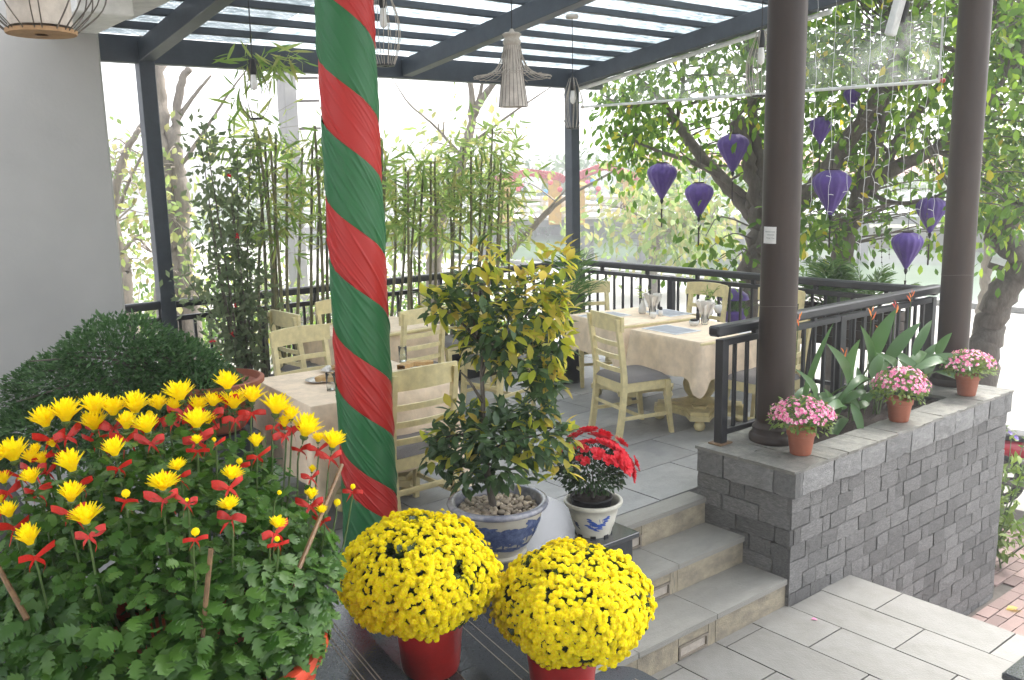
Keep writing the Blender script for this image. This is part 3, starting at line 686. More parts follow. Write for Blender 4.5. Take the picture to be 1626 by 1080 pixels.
# ================================================================== FURNITURE
def make_chair():
    t = thing('dining_chair', 'x', 'chair', (0, 0, 0)); W, SH = .23, .44
    c = M_['cream']
    # faces +Y
    for s in (-1, 1):
        p = catmull([(s*.205, -.235, 0), (s*.205, -.205, .18), (s*.205, -.185, .42), (s*.205, -.20, .62), (s*.205, -.245, .93)], 4)
        m = MB(); n = len(p); sec = []
        for i, q in enumerate(p):
            hw, hd = .0165, .024-.006*(i/n); sec += [(q.x-hw, q.y-hd, q.z), (q.x+hw, q.y-hd, q.z), (q.x+hw, q.y+hd, q.z), (q.x-hw, q.y+hd, q.z)]
        F = [(3, 2, 1, 0), tuple(range(4*n-4, 4*n))]
        for i in range(n-1):
            for k in range(4): j = (k+1) % 4; F.append((i*4+k, i*4+j, i*4+4+j, i*4+4+k))
        m.add(sec, F).build('rear_leg', c, t)
        p = catmull([(s*.212, .245, 0), (s*.208, .222, .16), (s*.205, .205, .32), (s*.205, .20, .43)], 3); m = MB(); n = len(p); sec = []
        for i, q in enumerate(p):
            h = .015+.009*(i/n); sec += [(q.x-h, q.y-h, q.z), (q.x+h, q.y-h, q.z), (q.x+h, q.y+h, q.z), (q.x-h, q.y+h, q.z)]
        F = [(3, 2, 1, 0), tuple(range(4*n-4, 4*n))]
        for i in range(n-1):
            for k in range(4): j = (k+1) % 4; F.append((i*4+k, i*4+j, i*4+4+j, i*4+4+k))
        m.add(sec, F).build('front_leg', c, t)
        MB().bar((s*.205, -.185, .16), (s*.207, .21, .16), .018, .028).build('stretcher', c, t)
    MB().bar((-.2, -.03, .16), (.2, -.03, .16), .018, .026).build('stretcher', c, t)
    MB().bar((-.2, -.20, .24), (.2, -.20, .24), .016, .026).build('stretcher', c, t)
    f = MB()
    for a, b in (((-.188, .20, .40), (.188, .20, .40)), ((-.188, -.185, .40), (.188, -.185, .40)), ((-.205, -.17, .40), (-.205, .185, .40)), ((.205, -.17, .40), (.205, .185, .40))): f.bar(a, b, .022, .075)
    f.build('seat_frame', c, t)
    # upholstered seat, softly domed
    V = []; n = 12
    for j in range(n+1):
        for i in range(n+1):
            x, y = i/n*2-1, j/n*2-1; e = (1-abs(x)**6)*(1-abs(y)**6)
            V.append((x*.222, .012+y*.213, .437+.048*e**.55))
    F = [(j*(n+1)+i, j*(n+1)+i+1, (j+1)*(n+1)+i+1, (j+1)*(n+1)+i) for j in range(n) for i in range(n)]
    MB().add(V, F).build('seat_cushion', M_['cushion'], t, True)
    def curved(z, h, th, yb, w, name, bow=.035):
        V = []; n = 8
        for i in range(n+1):
            x = -w+2*w*i/n; y = yb-bow*(1-(x/w)**2)
            tz = .012*(1-(x/w)**2) if h > .08 else 0
            V += [(x, y-th/2, z), (x, y+th/2, z), (x, y+th/2, z+h+tz), (x, y-th/2, z+h+tz)]
        F = [(0, 1, 2, 3), (n*4+3, n*4+2, n*4+1, n*4)]
        for i in range(n):
            for k in range(4): j = (k+1) % 4; F.append((i*4+k, i*4+4+k, i*4+4+j, i*4+j))
        MB().add(V, F).build(name, c, t)
    curved(.835, .112, .022, -.215, .236, 'crest_rail')
    curved(.715, .034, .016, -.205, .192, 'slat', .02)
    curved(.615, .034, .016, -.195, .192, 'slat', .02)
    curved(.515, .034, .016, -.190, .192, 'slat', .02)
    return t
chairs = [  # x, y, facing angle, label
    (5.04, 4.81, -14, 'cream ladder-back chair with its back to the bonsai, drawn up to the nearer laid table'),
    (6.05, 6.25, -115, 'cream ladder-back chair at the far end of the farther laid table, facing us'),
    (6.58, 5.49, 180, 'cream chair across the laid tables, facing us in front of the river railing'),
    (6.68, 4.74, 180, 'cream chair mostly hidden behind the nearer brown column'),
    (5.70, 4.04, 92, 'cream chair behind the short railing on the stone planter'),
    (2.73, 4.43, 90, 'cream ladder-back chair close to the right of the wrapped pole, back towards us'),
    (2.85, 5.76, -87, 'cream chair behind the cake plate table, left of the wrapped pole'),
    (3.33, 6.83, 3, 'cream chair seen side on beside the bamboo planters, facing right'),
    (3.80, 6.95, -90, 'cream chair peeking out left of the wrapped pole beneath the bamboo'),
    (3.98, 6.36, 96, 'cream ladder-back chair right of the wrapped pole, second in line behind the nearest'),
    (4.93, 7.02, -92, 'cream chair farthest back against the railing, left of the bonsai top'),
    (4.70, 6.08, 12, 'cream chair glimpsed between the two crowns of the bonsai'),
]
ch0 = make_chair()
for i, (x, y, a, lb) in enumerate(chairs):
    G = 'cream dining chairs on the patio'; rz = rad(a-90)
    if i == 0: tag(ch0, lb, None, G)
    else: copy_tree(ch0, (x, y, .002), rz, lb, G)
ch0.location = (chairs[0][0], chairs[0][1], .002); ch0.rotation_euler = (0, 0, rad(chairs[0][2]-90))

def make_table():
    t = thing('pedestal_table', 'x', 'table', (0, 0, 0)); c = M_['cream']
    MB().bbox((-.40, -.39, .715), (.40, .39, .742), .006).build('table_top', c, t)
    MB().lathe([(.17, .70), (.17, .714)], 24, cap0=True).build('mount', c, t)
    MB().lathe([(.13, .155), (.135, .17), (.10, .19), (.085, .205), (.10, .22), (.125, .26), (.135, .31), (.125, .35), (.095, .38), (.078, .40), (.088, .415), (.078, .43), (.062, .47), (.06, .56), (.075, .64), (.11, .70)], 28).build('pedestal', c, t, 50)
    pts = []
    for k in range(4):
        a = k*math.pi/2+math.pi/4
        for da, r in ((-.20, .37), (.20, .37), (.45, .245), (math.pi/4, .225), (math.pi/2-.45, .245)): pts.append((r*math.cos(a+da), r*math.sin(a+da)))
    b = MB(); b.poly(pts, .085, .125); b.poly([(x*.93, y*.93) for x, y in pts], .125, .15); b.poly([(x*.6, y*.6) for x, y in pts], .15, .165)
    b.build('base', c, t)
    for k in range(4):
        a = k*math.pi/2+math.pi/4; r = .32
        MB().lathe([(.012, 0), (.036, .012), (.046, .04), (.036, .068), (.02, .078), (.02, .085)], 16, (r*math.cos(a), r*math.sin(a), 0), True).build('foot', c, t, True)
    return t
def cloth(name, label, cx, cy, w, d, rz, drop, seed):
    """tablecloth: flat top, soft edge, skirts that flare into folds at the corners"""
    r = random.Random(seed); t = thing(name, label, 'tablecloth', (cx, cy, .745), 'peach tablecloths')
    hw, hd, rc = w/2, d/2, .02; per = []; NS = 26
    def side(p, q):
        for i in range(NS): u = i/NS; per.append((p[0]+(q[0]-p[0])*u, p[1]+(q[1]-p[1])*u))
    C = [(-hw, -hd), (hw, -hd), (hw, hd), (-hw, hd)]
    for k in range(4): side(C[k], C[(k+1) % 4])
    n = len(per); V = []; F = []; rows = 12
    ph = [r.uniform(0, 6) for _ in range(6)]
    R = Matrix.Rotation(rz, 4, 'Z')
    for j in range(rows+1):
        v = j/rows
        for i, (x, y) in enumerate(per):
            u = (i % NS)/NS; k = i//NS; cd = min(u, 1-u)
            nxy = [(0, -1), (1, 0), (0, 1), (-1, 0)][k]; cn = Vector((x/hw, y/hd)).normalized()
            out = Vector(nxy)
            wcorner = math.exp(-(cd/.07)**2)
            if cd < .25: out = out.lerp(cn, max(0, 1-cd/.12)*.8)
            dd = drop*(1+.42*math.exp(-(cd/.10)**2))
            wv = .012*math.sin(i*.55+ph[k])+.010*math.sin(i*1.3+ph[k+1])
            o = .006+v*(.022+wv)+v*wcorner*.05-.03*v*math.exp(-((cd-.13)/.05)**2)
            z = .7455-dd*v+.006*math.sin(i*.4+ph[0])*v
            if j == 0: o = 0; z = .7485
            if j == 1: z = .7455-.004-.0*dd; o = .006
            V.append(R @ Vector((x+out.x*o, y+out.y*o, z)))
    for j in range(rows):
        for i in range(n): F.append((j*n+(i+1) % n, j*n+i, (j+1)*n+i, (j+1)*n+(i+1) % n))
    m = MB()
    V = [Vector((v.x+cx, v.y+cy, v.z)) for v in V]
    m.add(V, F); m.build('skirt', M_['cloth'], t, True)
    m = MB(); g = 14; T = []
    for j in range(g+1):
        for i in range(g+1):
            x, y = -hw+w*i/g, -hd+d*j/g; e = i in (0, g) or j in (0, g)
            p = R @ Vector((x, y, .7485+(0 if e else .0008*math.sin(i*2+j*3+seed)))); T.append((p.x+cx, p.y+cy, p.z))
    m.add(T, [(j*(g+1)+i, j*(g+1)+i+1, (j+1)*(g+1)+i+1, (j+1)*(g+1)+i) for j in range(g) for i in range(g)]).build('top_face', M_['cloth'], t, True)
    return t
tabs = [(5.66, 4.63, .80, .76, -5, 'cream pedestal table nearest the stone planter, under a peach cloth', 'peach cloth on the nearer laid table, corner hanging toward the column', .29),
        (5.84, 5.55, .84, .76, -9, 'cream pedestal table behind the nearer laid one, beside the river railing', 'peach cloth on the farther laid table with the white napkin vase', .29),
        (2.71, 4.98, .96, .92, -4, 'cream pedestal table left of the wrapped pole, carrying used plates', 'peach cloth with a used cake plate, behind the yellow flowers', .48),
        (3.86, 6.74, .95, .72, 2, 'cream pedestal table farthest back by the bamboo', 'peach cloth on the rear table behind the second ladder-back chair', .36)]
tb0 = make_table()
for i, (x, y, w_, d_, a, l1, l2, dr_) in enumerate(tabs):
    if i == 0: tag(tb0, l1, None, 'pedestal tables')
    else: copy_tree(tb0, (x, y, 0), rad(a), l1, 'pedestal tables')
    cloth('tablecloth', l2, x, y, w_, d_, rad(a), dr_, i)
tb0.location = (tabs[0][0], tabs[0][1], 0); tb0.rotation_euler = (0, 0, rad(tabs[0][4]))

# ---- what stands on the tables
TZ = .7495
def placemat(x, y, a, label):
    M = Matrix.Translation((x, y, TZ)) @ Matrix.Rotation(rad(a), 4, 'Z')
    t = thing('placemat', label, 'placemat', (x, y, TZ), 'grey placemats')
    MB().bbox((-.20, -.14, 0), (.20, .14, .003), .001, M).build('mat', M_['matgrey'], t)
    MB().bbox((-.17, -.115, .0035), (.17, .115, .0045), .0005, M).build('print', M_['matprint'], t)
M_['matgrey'] = pm('mat_white', (.66, .67, .69), .6, .05, 20); M_['matprint'] = pm('mat_grey', (.33, .35, .39), .6, .12, 12)
placemat(5.50, 4.80, 85, 'grey printed placemat on the near left edge of the nearer table')
placemat(5.92, 4.42, 0, 'grey printed placemat half hidden behind the black railing end')
placemat(5.66, 5.72, -9, 'grey printed placemat near the far chair on the farther table')
placemat(6.16, 5.42, 82, 'grey printed placemat beside the river on the farther table')
def napkin_glass(x, y, label):
    t = thing('napkin_glass', label, 'glass', (x, y, TZ), 'glasses of folded napkins')
    MB().lathe([(.026, .0), (.028, .003), (.033, .085), (.031, .085), (.026, .006)], 16, (x, y, TZ), True).build('tumbler', M_['glassy'], t, True)
    for k in range(7):
        a = k*.9; c = Vector((x+.008*math.cos(a), y+.008*math.sin(a), TZ+.012)); o = Vector((math.cos(a), math.sin(a), 0)); s_ = Vector((-o.y, o.x, 0))
        h = random.uniform(.15, .185); V = []
        for j in range(6):
            v = j/5; wd = .012+.045*v**1.2; p = c+o*(.004+.045*v**1.5)+Vector((0, 0, h*v))
            V += [p-s_*wd+o*.01*v, p, p+s_*wd+o*.01*v]
        V[-2] = V[-2]+Vector((0, 0, .012))
        MB().add(V, [(j*3+i, j*3+i+1, j*3+i+4, j*3+i+3) for j in range(5) for i in range(2)]).build('napkin', M_['napkin'], t, True)
M_['napkin'] = pm('paper_napkin', (.80, .77, .72), .85, .02, 20)
def P3(x, y): p = at(x, y, z=TZ); return p.x, p.y
napkin_glass(*P3(1036, 500), 'glass with a fan of white napkins on the farther laid table')
napkin_glass(*P3(1119, 515), 'glass with a fan of white napkins on the nearer laid table')
def vase(x, y, label, seed):
    r = np.random.default_rng(seed); t = thing('bud_vase', label, 'vase', (x, y, TZ), 'white bud vases')
    MB().lathe([(.026, 0), (.036, .015), (.034, .06), (.016, .10), (.014, .12), (.019, .13), (.013, .118)], 20, (x, y, TZ), True).build('vase_body', M_['white'], t, True)
    for k in range(4):
        a = r.uniform(0, 6.3); q = [(x, y, TZ+.1), (x+.02*math.cos(a), y+.02*math.sin(a), TZ+.17), (x+.07*math.cos(a), y+.07*math.sin(a), TZ+.20+.06*r.random())]
        cp = catmull(q, 3); MB().tube(cp, .0016, 4).build('sprig', M_['stem'], t)
        n = 9; P = np.array([cp[min(len(cp)-1, 2+i % 5)] for i in range(n)]); D = rdir(n); D[:, 2] = abs(D[:, 2])*.6
        V, T = scatter(leaf_tmpl(.22, 3), P, D, rdir(n), r.uniform(.03, .055, n)); inst('sprig_leaves', npmesh('sprig_leaves', V, T, M_['bambooleaf']), t, Matrix.Identity(4))['kind'] = 'stuff'
vase(*P3(1020, 498), 'white vase with a bamboo sprig on the farther laid table', 1)
vase(*P3(1126, 500), 'white vase with a leafy sprig behind the napkins on the nearer table', 2)
def shaker(x, y, label):
    t = thing('pepper_bottle', label, 'bottle', (x, y, TZ))
    MB().lathe([(.021, 0), (.021, .045), (.012, .055)], 14, (x, y, TZ), True).build('bottle_body', M_['white'], t, True)
    MB().lathe([(.014, .0551), (.016, .06), (.016, .078), (.010, .084)], 14, (x, y, TZ), cap1=True).build('cap', M_['black'], t, True)
shaker(*P3(1049, 502), 'small pepper bottle with black cap beside the napkins on the farther table')
def cup(x, y, label, r=.028, h=.05, m='white'):
    t = thing('small_cup', label, 'cup', (x, y, TZ)); MB().lathe([(r*.7, 0), (r, h*.5), (r*1.05, h), (r*.95, h), (r*.6, .005)], 16, (x, y, TZ), True).build('cup_body', M_[m], t, True); return t
cup(*P3(1037, 505), 'small white salt cup in front of the napkins on the farther table')
p = P3(1102, 517); b_ = cup(*p, 'square white sugar bowl holding black packets on the nearer table', .04, .04)
for k in range(5): MB().bbox((p[0]-.025+.011*k, p[1]-.02, TZ+.01), (p[0]-.018+.011*k, p[1]+.02, TZ+.055), .001).build('sugar_packet', M_['black'], b_)
p = P3(1108, 512); t = thing('black_shaker', 'tall black pepper shaker by the sugar bowl', 'shaker', (*p, TZ)); MB().lathe([(.016, 0), (.016, .07), (.012, .09)], 12, (*p, TZ), True, True).build('body', M_['black'], t, True)
t = cup(*P3(1140, 497), 'white paper wrapped coffee cup at the back of the nearer table', .035, .07)
# used crockery on the left table
def plate(x, y, label, food, seed, r=.085):
    t = thing('used_plate', label, 'plate', (x, y, TZ), 'used plates')
    MB().lathe([(.02, .002), (r*.6, .004), (r, .014), (r*1.02, .016), (r*.6, .009), (.001, .008)], 28, (x, y, TZ), True).build('plate_dish', M_['white'], t, True)
    r_ = random.Random(seed)
    for k in range(food):
        a = r_.uniform(0, 6.3); q = r_.uniform(0, .035); c = (x+q*math.cos(a), y+q*math.sin(a), TZ+.010)
        s_ = stone_mesh(seed*10+k); M = Matrix.Translation(c) @ Matrix.Rotation(a, 4, 'Z') @ Matrix.Diagonal((.06, .035, .03, 1)) @ Matrix.Translation((0, 0, .5))
        m = MB(); m.add([M @ Vector(v) for v in s_.v], s_.f); m.build('crust', M_['crust'], t)
    for k in range(3):
        a = r_.uniform(0, 6.3); MB().lathe([(.028, 0), (.02, .018), (.006, .026)], 9, (x+.04*math.cos(a), y+.04*math.sin(a), TZ+.011), wob=.3).build('crumpled_napkin', M_['napkin'], t)
M_['crust'] = pm('toast_crust', (.42, .24, .08), .8, .25, 30, .4, 40, col2=(.55, .40, .2), mix=.8)
plate(*P3(507, 606), 'used white plate with a crust and crumpled napkin left of the wrapped pole', 2, 5)
plate(*P3(527, 590), 'second white plate half hidden behind the wrapped pole', 1, 6, .07)
plate(*P3(655, 583), 'used plate with a pink pastry right of the wrapped pole', 2, 7, .075)
def tumbler(x, y, label):
    t = thing('water_glass', label, 'glass', (x, y, TZ)); MB().lathe([(.026, 0), (.03, .11), (.028, .11), (.024, .006)], 18, (x, y, TZ), True).build('glass_body', M_['glassy'], t, True)
    MB().lathe([(.0235, .008), (.025, .05)], 18, (x, y, TZ), True, True).build('water', M_['glassy'], t)
tumbler(*P3(526, 620), 'clear water glass at the left edge of the wrapped pole')
tumbler(*P3(640, 575), 'clear water glass at the right edge of the wrapped pole')
# ================================================================== POTTED PLANTS
CAMP = np.array([0, 0, EYE])
def split_leaves(name, stuffname, tm, mesh, mat, P, D, N, S, parent, limit=300):
    """the leaves that show largest become parts, the rest one joined mesh"""
    P, D, N, S = (np.asarray(a, float) for a in (P, D, N, S))
    score = S/np.linalg.norm(P-CAMP, axis=1)
    C = P.mean(0); front = np.einsum('ij,j->i', P-C, unit(CAMP-C)); score = score*(1+1.2*(front > 0)*front/np.ptp(front))
    idx = np.argsort(-score); A, B = idx[:limit], idx[limit:]
    for i in A: inst(name, mesh, parent, frame(P[i], D[i], N[i], S[i]))
    if len(B):
        V, T = scatter(tm, P[B], D[B], N[B], S[B]); o = inst(stuffname, npmesh(stuffname, V, T, mat), parent, Matrix.Identity(4)); o['kind'] = 'stuff'
def lobed():
    prof = [(.04, .03), (.12, .20), (.18, .30), (.22, .20), (.30, .30), (.38, .44), (.44, .28), (.54, .40), (.63, .50), (.69, .30), (.78, .34), (.86, .30), (.91, .14), (1.0, .0)]
    V = []; T = []; n = len(prof)
    for t, w in prof: z = -.16*t*t; V += [(-w, t+(.08 if w > .3 else 0), z+.16*w-(.10*w*w)), (0, min(t, .98), z), (w, t+(.08 if w > .3 else 0), z+.16*w-.10*w*w)]
    for i in range(n-1):
        a = 3*i; T += [(a, a+1, a+4), (a, a+4, a+3), (a+1, a+2, a+5), (a+1, a+5, a+4)]
    return np.array(V, np.float32), np.array(T, np.int32)
LOBED = lobed(); me_mum = tm_mesh('leaf', LOBED, M_['mumleaf'])
# ---- the tall chrysanthemum
CC = Vector((.70, 2.42, .92)); CR = Vector((.48, .48, .43))
mum = thing('potted_chrysanthemum', 'big potted chrysanthemum with tall yellow blooms tied with red ribbon bows', 'potted plant', (CC.x, CC.y, .3))
MB().lathe([(.29, 0), (.32, .10), (.375, .36), (.395, .39), (.407, .415), (.404, .44), (.38, .445), (.365, .41), (.05, .39)], 40, (CC.x+.02, CC.y-.02, .3), True).build('pot', M_['orangepot'], mum, 50)
def petal_strip(r0, r1, z0, z1, a, w, up):
    c, s = math.cos(a), math.sin(a); t = Vector((-s, c, 0)); p = []
    for k, (u, ww) in enumerate(((0, .5), (.35, 1), (.75, .9), (1, .25))):
        r = r0+(r1-r0)*u**(1.3 if up else .8); z = z0+(z1-z0)*u**(.8 if up else 1.2); q = Vector((c*r, s*r, z)); p += [q-t*w*ww, q+t*w*ww]
    return p
def mum_flower(seed, openness):
    r = random.Random(seed); m = MB(); F = [(0, 1, 3, 2), (2, 3, 5, 4), (4, 5, 7, 6)]
    for n, rr, h, w in ((18, .46*openness, .46, .066), (16, .36*openness, .58, .066), (13, .24*openness, .66, .060), (9, .12, .66, .055), (4, .04, .6, .045)):
        for k in range(n):
            a = 2*math.pi*(k+r.uniform(-.25, .25))/n; s = r.uniform(.85, 1.12)
            m.add(petal_strip(.05, rr*s, .05, h*s, a, w, True), F)
    m.mi = 1; m.lathe([(.015, -.16), (.03, -.05), (.10, .0), (.13, .06), (.10, .10)], 8)
    return m.mesh('flower', [M_['yellow'], M_['stem']])
flower_me = [mum_flower(i, .85+.1*i) for i in range(4)]
bud_me = MB().lathe([(.02, -.15), (.05, -.08), (.17, 0), (.21, .12), (.16, .25), (.05, .32), (.001, .33)], 10).mesh('bud', M_['yellow'], True)
def bow_mesh(seed):
    r = random.Random(seed); m = MB()
    def strip(pts, wid, tw=0):
        V = []; n = len(pts)
        for i, p in enumerate(pts):
            w = wid*(.35+.65*math.sin(math.pi*min(1, .15+i/(n-1)))) if wid > 0 else 0
            up = Vector((0, math.sin(tw*i/n), math.cos(tw*i/n))); V += [Vector(p)-up*w, Vector(p)+up*w]
        m.add(V, [(2*i, 2*i+2, 2*i+3, 2*i+1) for i in range(n-1)])
    for s in (-1, 1):
        d = r.uniform(-.12, .22); L = r.uniform(.42, .6)
        strip(catmull([(0, -.03, 0), (s*L*.5, -.12, .16+d*.5), (s*L, -.02, .12+d), (s*L*.55, .10, -.02+d*.4), (0, .0, 0)], 4), .11)
        strip(catmull([(0, -.03, 0), (s*r.uniform(.08, .3), -.07, -.22), (s*r.uniform(.1, .5), -.05, -r.uniform(.4, .6))], 4), .085, r.uniform(-1, 1))
    m.bbox((-.06, -.07, -.07), (.06, .05, .07), .02)
    return m.mesh('bow', M_['redbow'])
bow_me = [bow_mesh(i) for i in range(5)]
def ondome(x, y, C, R):
    v = ray(x, y); o = Vector((0, 0, EYE))-C
    a = sum((v[i]/R[i])**2 for i in range(3)); b = sum(2*o[i]*v[i]/R[i]**2 for i in range(3)); c = sum((o[i]/R[i])**2 for i in range(3))-1
    D = b*b-4*a*c; t = (-b-math.sqrt(D))/(2*a) if D > 0 else -b/(2*a)
    return Vector((0, 0, EYE))+v*t
FL = [(362,622,40),(400,642,38),(288,640,44),(312,655,36),(337,648,36),(372,652,40),(75,682,44),(105,675,50),(152,662,44),(180,664,40),(215,660,45),(200,685,38),(253,653,36),(275,657,36),(312,684,44),(330,676,30),(152,686,42),(236,690,40),(437,662,46),(462,668,34),(452,680,30),(482,697,50),(505,704,26),(527,714,40),(407,712,34),(184,728,40),(25,737,48),(52,737,32),(70,739,28),(118,753,48),(54,769,36),(283,748,28),(366,763,34),(259,781,40),(113,800,42),(365,811,32),(138,836,42),(17,824,36),(50,869,42),(495,751,18),(494,794,28),(438,839,28),(512,818,24),(3,800,24),(313,706,22),(85,712,22),(-10,745,40),(8,770,30),(60,720,22)]
BUD = [(238,661,16),(200,787,18),(440,858,12),(535,801,16),(310,848,18),(443,784,10),(380,735,14),(340,700,10),(297,795,8),(560,775,12)]
r_ = random.Random(3)
def head(x, y, w, mes, dens):
    p = ondome(x, y, CC, CR); d = (p-Vector((0, 0, EYE))).length; s = w/FPX*d
    out = Vector(((p.x-CC.x)*.9, (p.y-CC.y)*.9, .55)).normalized()
    out = (out*.45+Vector((r_.uniform(-.25, .25), r_.uniform(-.25, .25), 1))).normalized()
    q = out.to_track_quat('Z', 'Y').to_matrix().to_4x4() @ Matrix.Rotation(r_.uniform(0, 6), 4, 'Z')
    inst('flower' if mes is not bud_me else 'bud', mes if mes is bud_me else r_.choice(mes), mum, Matrix.Translation(p) @ q @ Matrix.Scale(s*(.98+.14*(w > 36) if mes is not bud_me else 1.7), 4))
    b = p-out*s*.22
    foot = CC+Vector(((p.x-CC.x)*.35, (p.y-CC.y)*.35, -.35)); mid = p.lerp(foot, .5)+Vector(((p.x-CC.x)*.18, (p.y-CC.y)*.18, .02))
    MB().tube(catmull([b, b-out*.05, mid, foot], 3), interp([.0022, .0028, .0035, .005], 10), 5).build('stem', M_['stem'], mum)
    if w > 16 or r_.random() < .6:
        c = p-out*(s*.30+.006); s2 = r_.uniform(.058, .082) if w > 24 else .055
        view = Vector((c.x, c.y, 0)).normalized(); az = math.atan2(view.y, view.x)-math.pi/2+r_.uniform(-.6, .6)
        inst('bow', r_.choice(bow_me), mum, Matrix.Translation(c) @ Matrix.Rotation(az, 4, 'Z') @ Matrix.Rotation(r_.uniform(-.3, .3), 4, 'X') @ Matrix.Scale(s2, 4))
for x, y, w in FL: head(x, y, w, flower_me, 1)
for x, y, w in BUD: head(x, y, w, bud_me, 1)
n = 6200; u = rdir(n); u = u[u[:, 2] > -.64]; n = len(u); k = rng.uniform(.45, 1, n)**.45*.97
k = np.where(u[:, 2] > .25, k*rng.uniform(.72, 1.0, n), k)
P = np.array(CC)+u*np.array(CR)*k[:, None]*np.array([1.02, 1.02, 1.12]); D = u*.7+rdir(n)*.55; D[:, 2] -= .25; N = u*.8+rdir(n)*.35; N[:, 2] += .7
S = rng.uniform(.040, .062, n)*np.where(u[:, 2] > .3, .72, 1)
split_leaves('leaf', 'foliage', LOBED, me_mum, M_['mumleaf'], P-unit(D)*S[:, None]*.4, D, N, S, mum, 300)
for a, b in (((335, 872), (310, 1120)), ((543, 738), (480, 890)), ((-20, 870), (30, 960))):
    p, q = ondome(*a, CC, CR*1.02), ondome(*b, CC, CR*.92); MB().tube([p, q, q+(q-p)*.25], [.006, .0065, .007], 7).build('cane_stake', M_['cane'], mum)

# ---- two cushions of yellow pompom chrysanthemum in red pots
def pompom():
    m = MB(); r = random.Random(2)
    for n, z0, r1, z1, w in ((11, .0, .98, .05, .24), (10, .12, .84, .34, .23), (8, .22, .62, .56, .20), (6, .3, .36, .68, .16)):
        for k in range(n):
            a = 2*math.pi*(k+r.uniform(-.2, .2))/n; c, s = math.cos(a), math.sin(a); t = Vector((-s, c, 0)); o = Vector((c, s, 0)); R1 = r1*r.uniform(.9, 1.06)
            p0 = Vector((0, 0, z0)); p1 = o*R1*.7+Vector((0, 0, z0+(z1-z0)*.8+.08)); p2 = o*R1+Vector((0, 0, z1))
            m.add([p0, p1-t*w, p1+t*w, p2-t*w*.6, p2+t*w*.6], [(0, 1, 2), (1, 3, 4, 2)])
    m.lathe([(.18, .6), (.12, .7), (.001, .72)], 6)
    return m
pp = pompom(); me_pp = [pp.mesh('flower', M_['lemon'])]
def tri(mb):
    T = []
    for f in mb.f:
        for i in range(1, len(f)-1): T.append((f[0], f[i], f[i+1]))
    return np.array([tuple(v) for v in mb.v], np.float32), np.array(T, np.int32)
PPT = tri(pp); PPT = (PPT[0][:, [0, 2, 1]]*np.array([1, 1, 1], np.float32), PPT[1])   # axis +Y = face direction
def ball(name, label, c, R, pot, seed, lean):
    g = np.random.default_rng(seed); t = thing(name, label, 'potted plant', (pot[0], pot[1], pot[2]), 'yellow chrysanthemum cushions in red pots')
    MB().lathe([(.105, 0), (.112, .02), (.128, .20), (.133, .235), (.128, .24), (.12, .225), (.02, .21)], 32, pot, True, wob=.012).build('pot', M_['redwrap'], t, 50)
    n = 3500; i = np.arange(n)+.5; ph = np.arccos(1-1.62*i/n); th = np.pi*(1+5**.5)*i
    u = np.stack([np.cos(th)*np.sin(ph), np.sin(th)*np.sin(ph), np.cos(ph)], 1); u = unit(u+g.normal(size=(n, 3))*.045)
    f = np.sin(u[:, 0]*9+seed)+np.sin(u[:, 1]*11+seed*2)+np.sin(u[:, 2]*10+u[:, 0]*6)+g.normal(size=n)*.55
    keep = f > -2.25; u = u[keep]; n = len(u); f = f[keep]
    k = 1+.075*np.sin(u[:, 0]*5+seed)*np.sin(u[:, 1]*7+1)+g.normal(size=n)*.028
    P = np.array(c)+u*np.array(R)*k[:, None]; P[:, 2] -= .0
    D = unit(u*np.array([1, 1, 1.1])+g.normal(size=(n, 3))*.22+np.array([0, 0, .18])); S = g.uniform(.0098, .0155, n)
    vis = -np.linalg.norm(P-CAMP, axis=1)+1.0*np.einsum('ij,ij->i', u, unit(CAMP-P)); idx = np.argsort(-vis)
    for j in idx[:300]:
        q = Vector(D[j]).to_track_quat('Z', 'Y').to_matrix().to_4x4() @ Matrix.Rotation(g.uniform(0, 6), 4, 'Z')
        inst('flower', me_pp[0], t, Matrix.Translation(P[j]) @ q @ Matrix.Scale(S[j], 4))
    B = idx[300:]; V, T = scatter(PPT, P[B], D[B], rdir(len(B)), S[B]); inst('flower_heads', npmesh('flower_heads', V, T, M_['lemon']), t, Matrix.Identity(4))['kind'] = 'stuff'
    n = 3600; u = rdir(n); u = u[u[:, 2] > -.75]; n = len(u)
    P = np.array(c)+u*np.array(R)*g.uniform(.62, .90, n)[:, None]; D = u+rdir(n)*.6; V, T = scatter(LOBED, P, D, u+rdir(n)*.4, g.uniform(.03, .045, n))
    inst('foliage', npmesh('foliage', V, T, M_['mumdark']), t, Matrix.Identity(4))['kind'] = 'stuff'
    m = MB()
    for q in range(26):
        a = g.uniform(0, 6.28); e = Vector(c)+Vector((R[0]*.7*math.cos(a), R[1]*.7*math.sin(a), -R[2]*.3)); m.tube([(pot[0], pot[1], pot[2]+.2), ((pot[0]+e.x)/2, (pot[1]+e.y)/2, e.z-.03), e], .003, 4)
    o = m.build('stems', M_['stem'], t)
b1 = at(664, 912, d=3.17); b2 = at(913, 957, d=3.14)
ball('yellow_chrysanthemum', 'round cushion of yellow pompom chrysanthemums in a red pot, the nearer to the wrapped pole', b1, (.285, .285, .205), (1.735, 2.70, .151), 4, 0)
ball('yellow_chrysanthemum', 'round cushion of yellow pompom chrysanthemums beside the stairs, with gaps showing dark leaves', b2, (.280, .280, .198), (2.085, 2.34, .001), 9, 0)

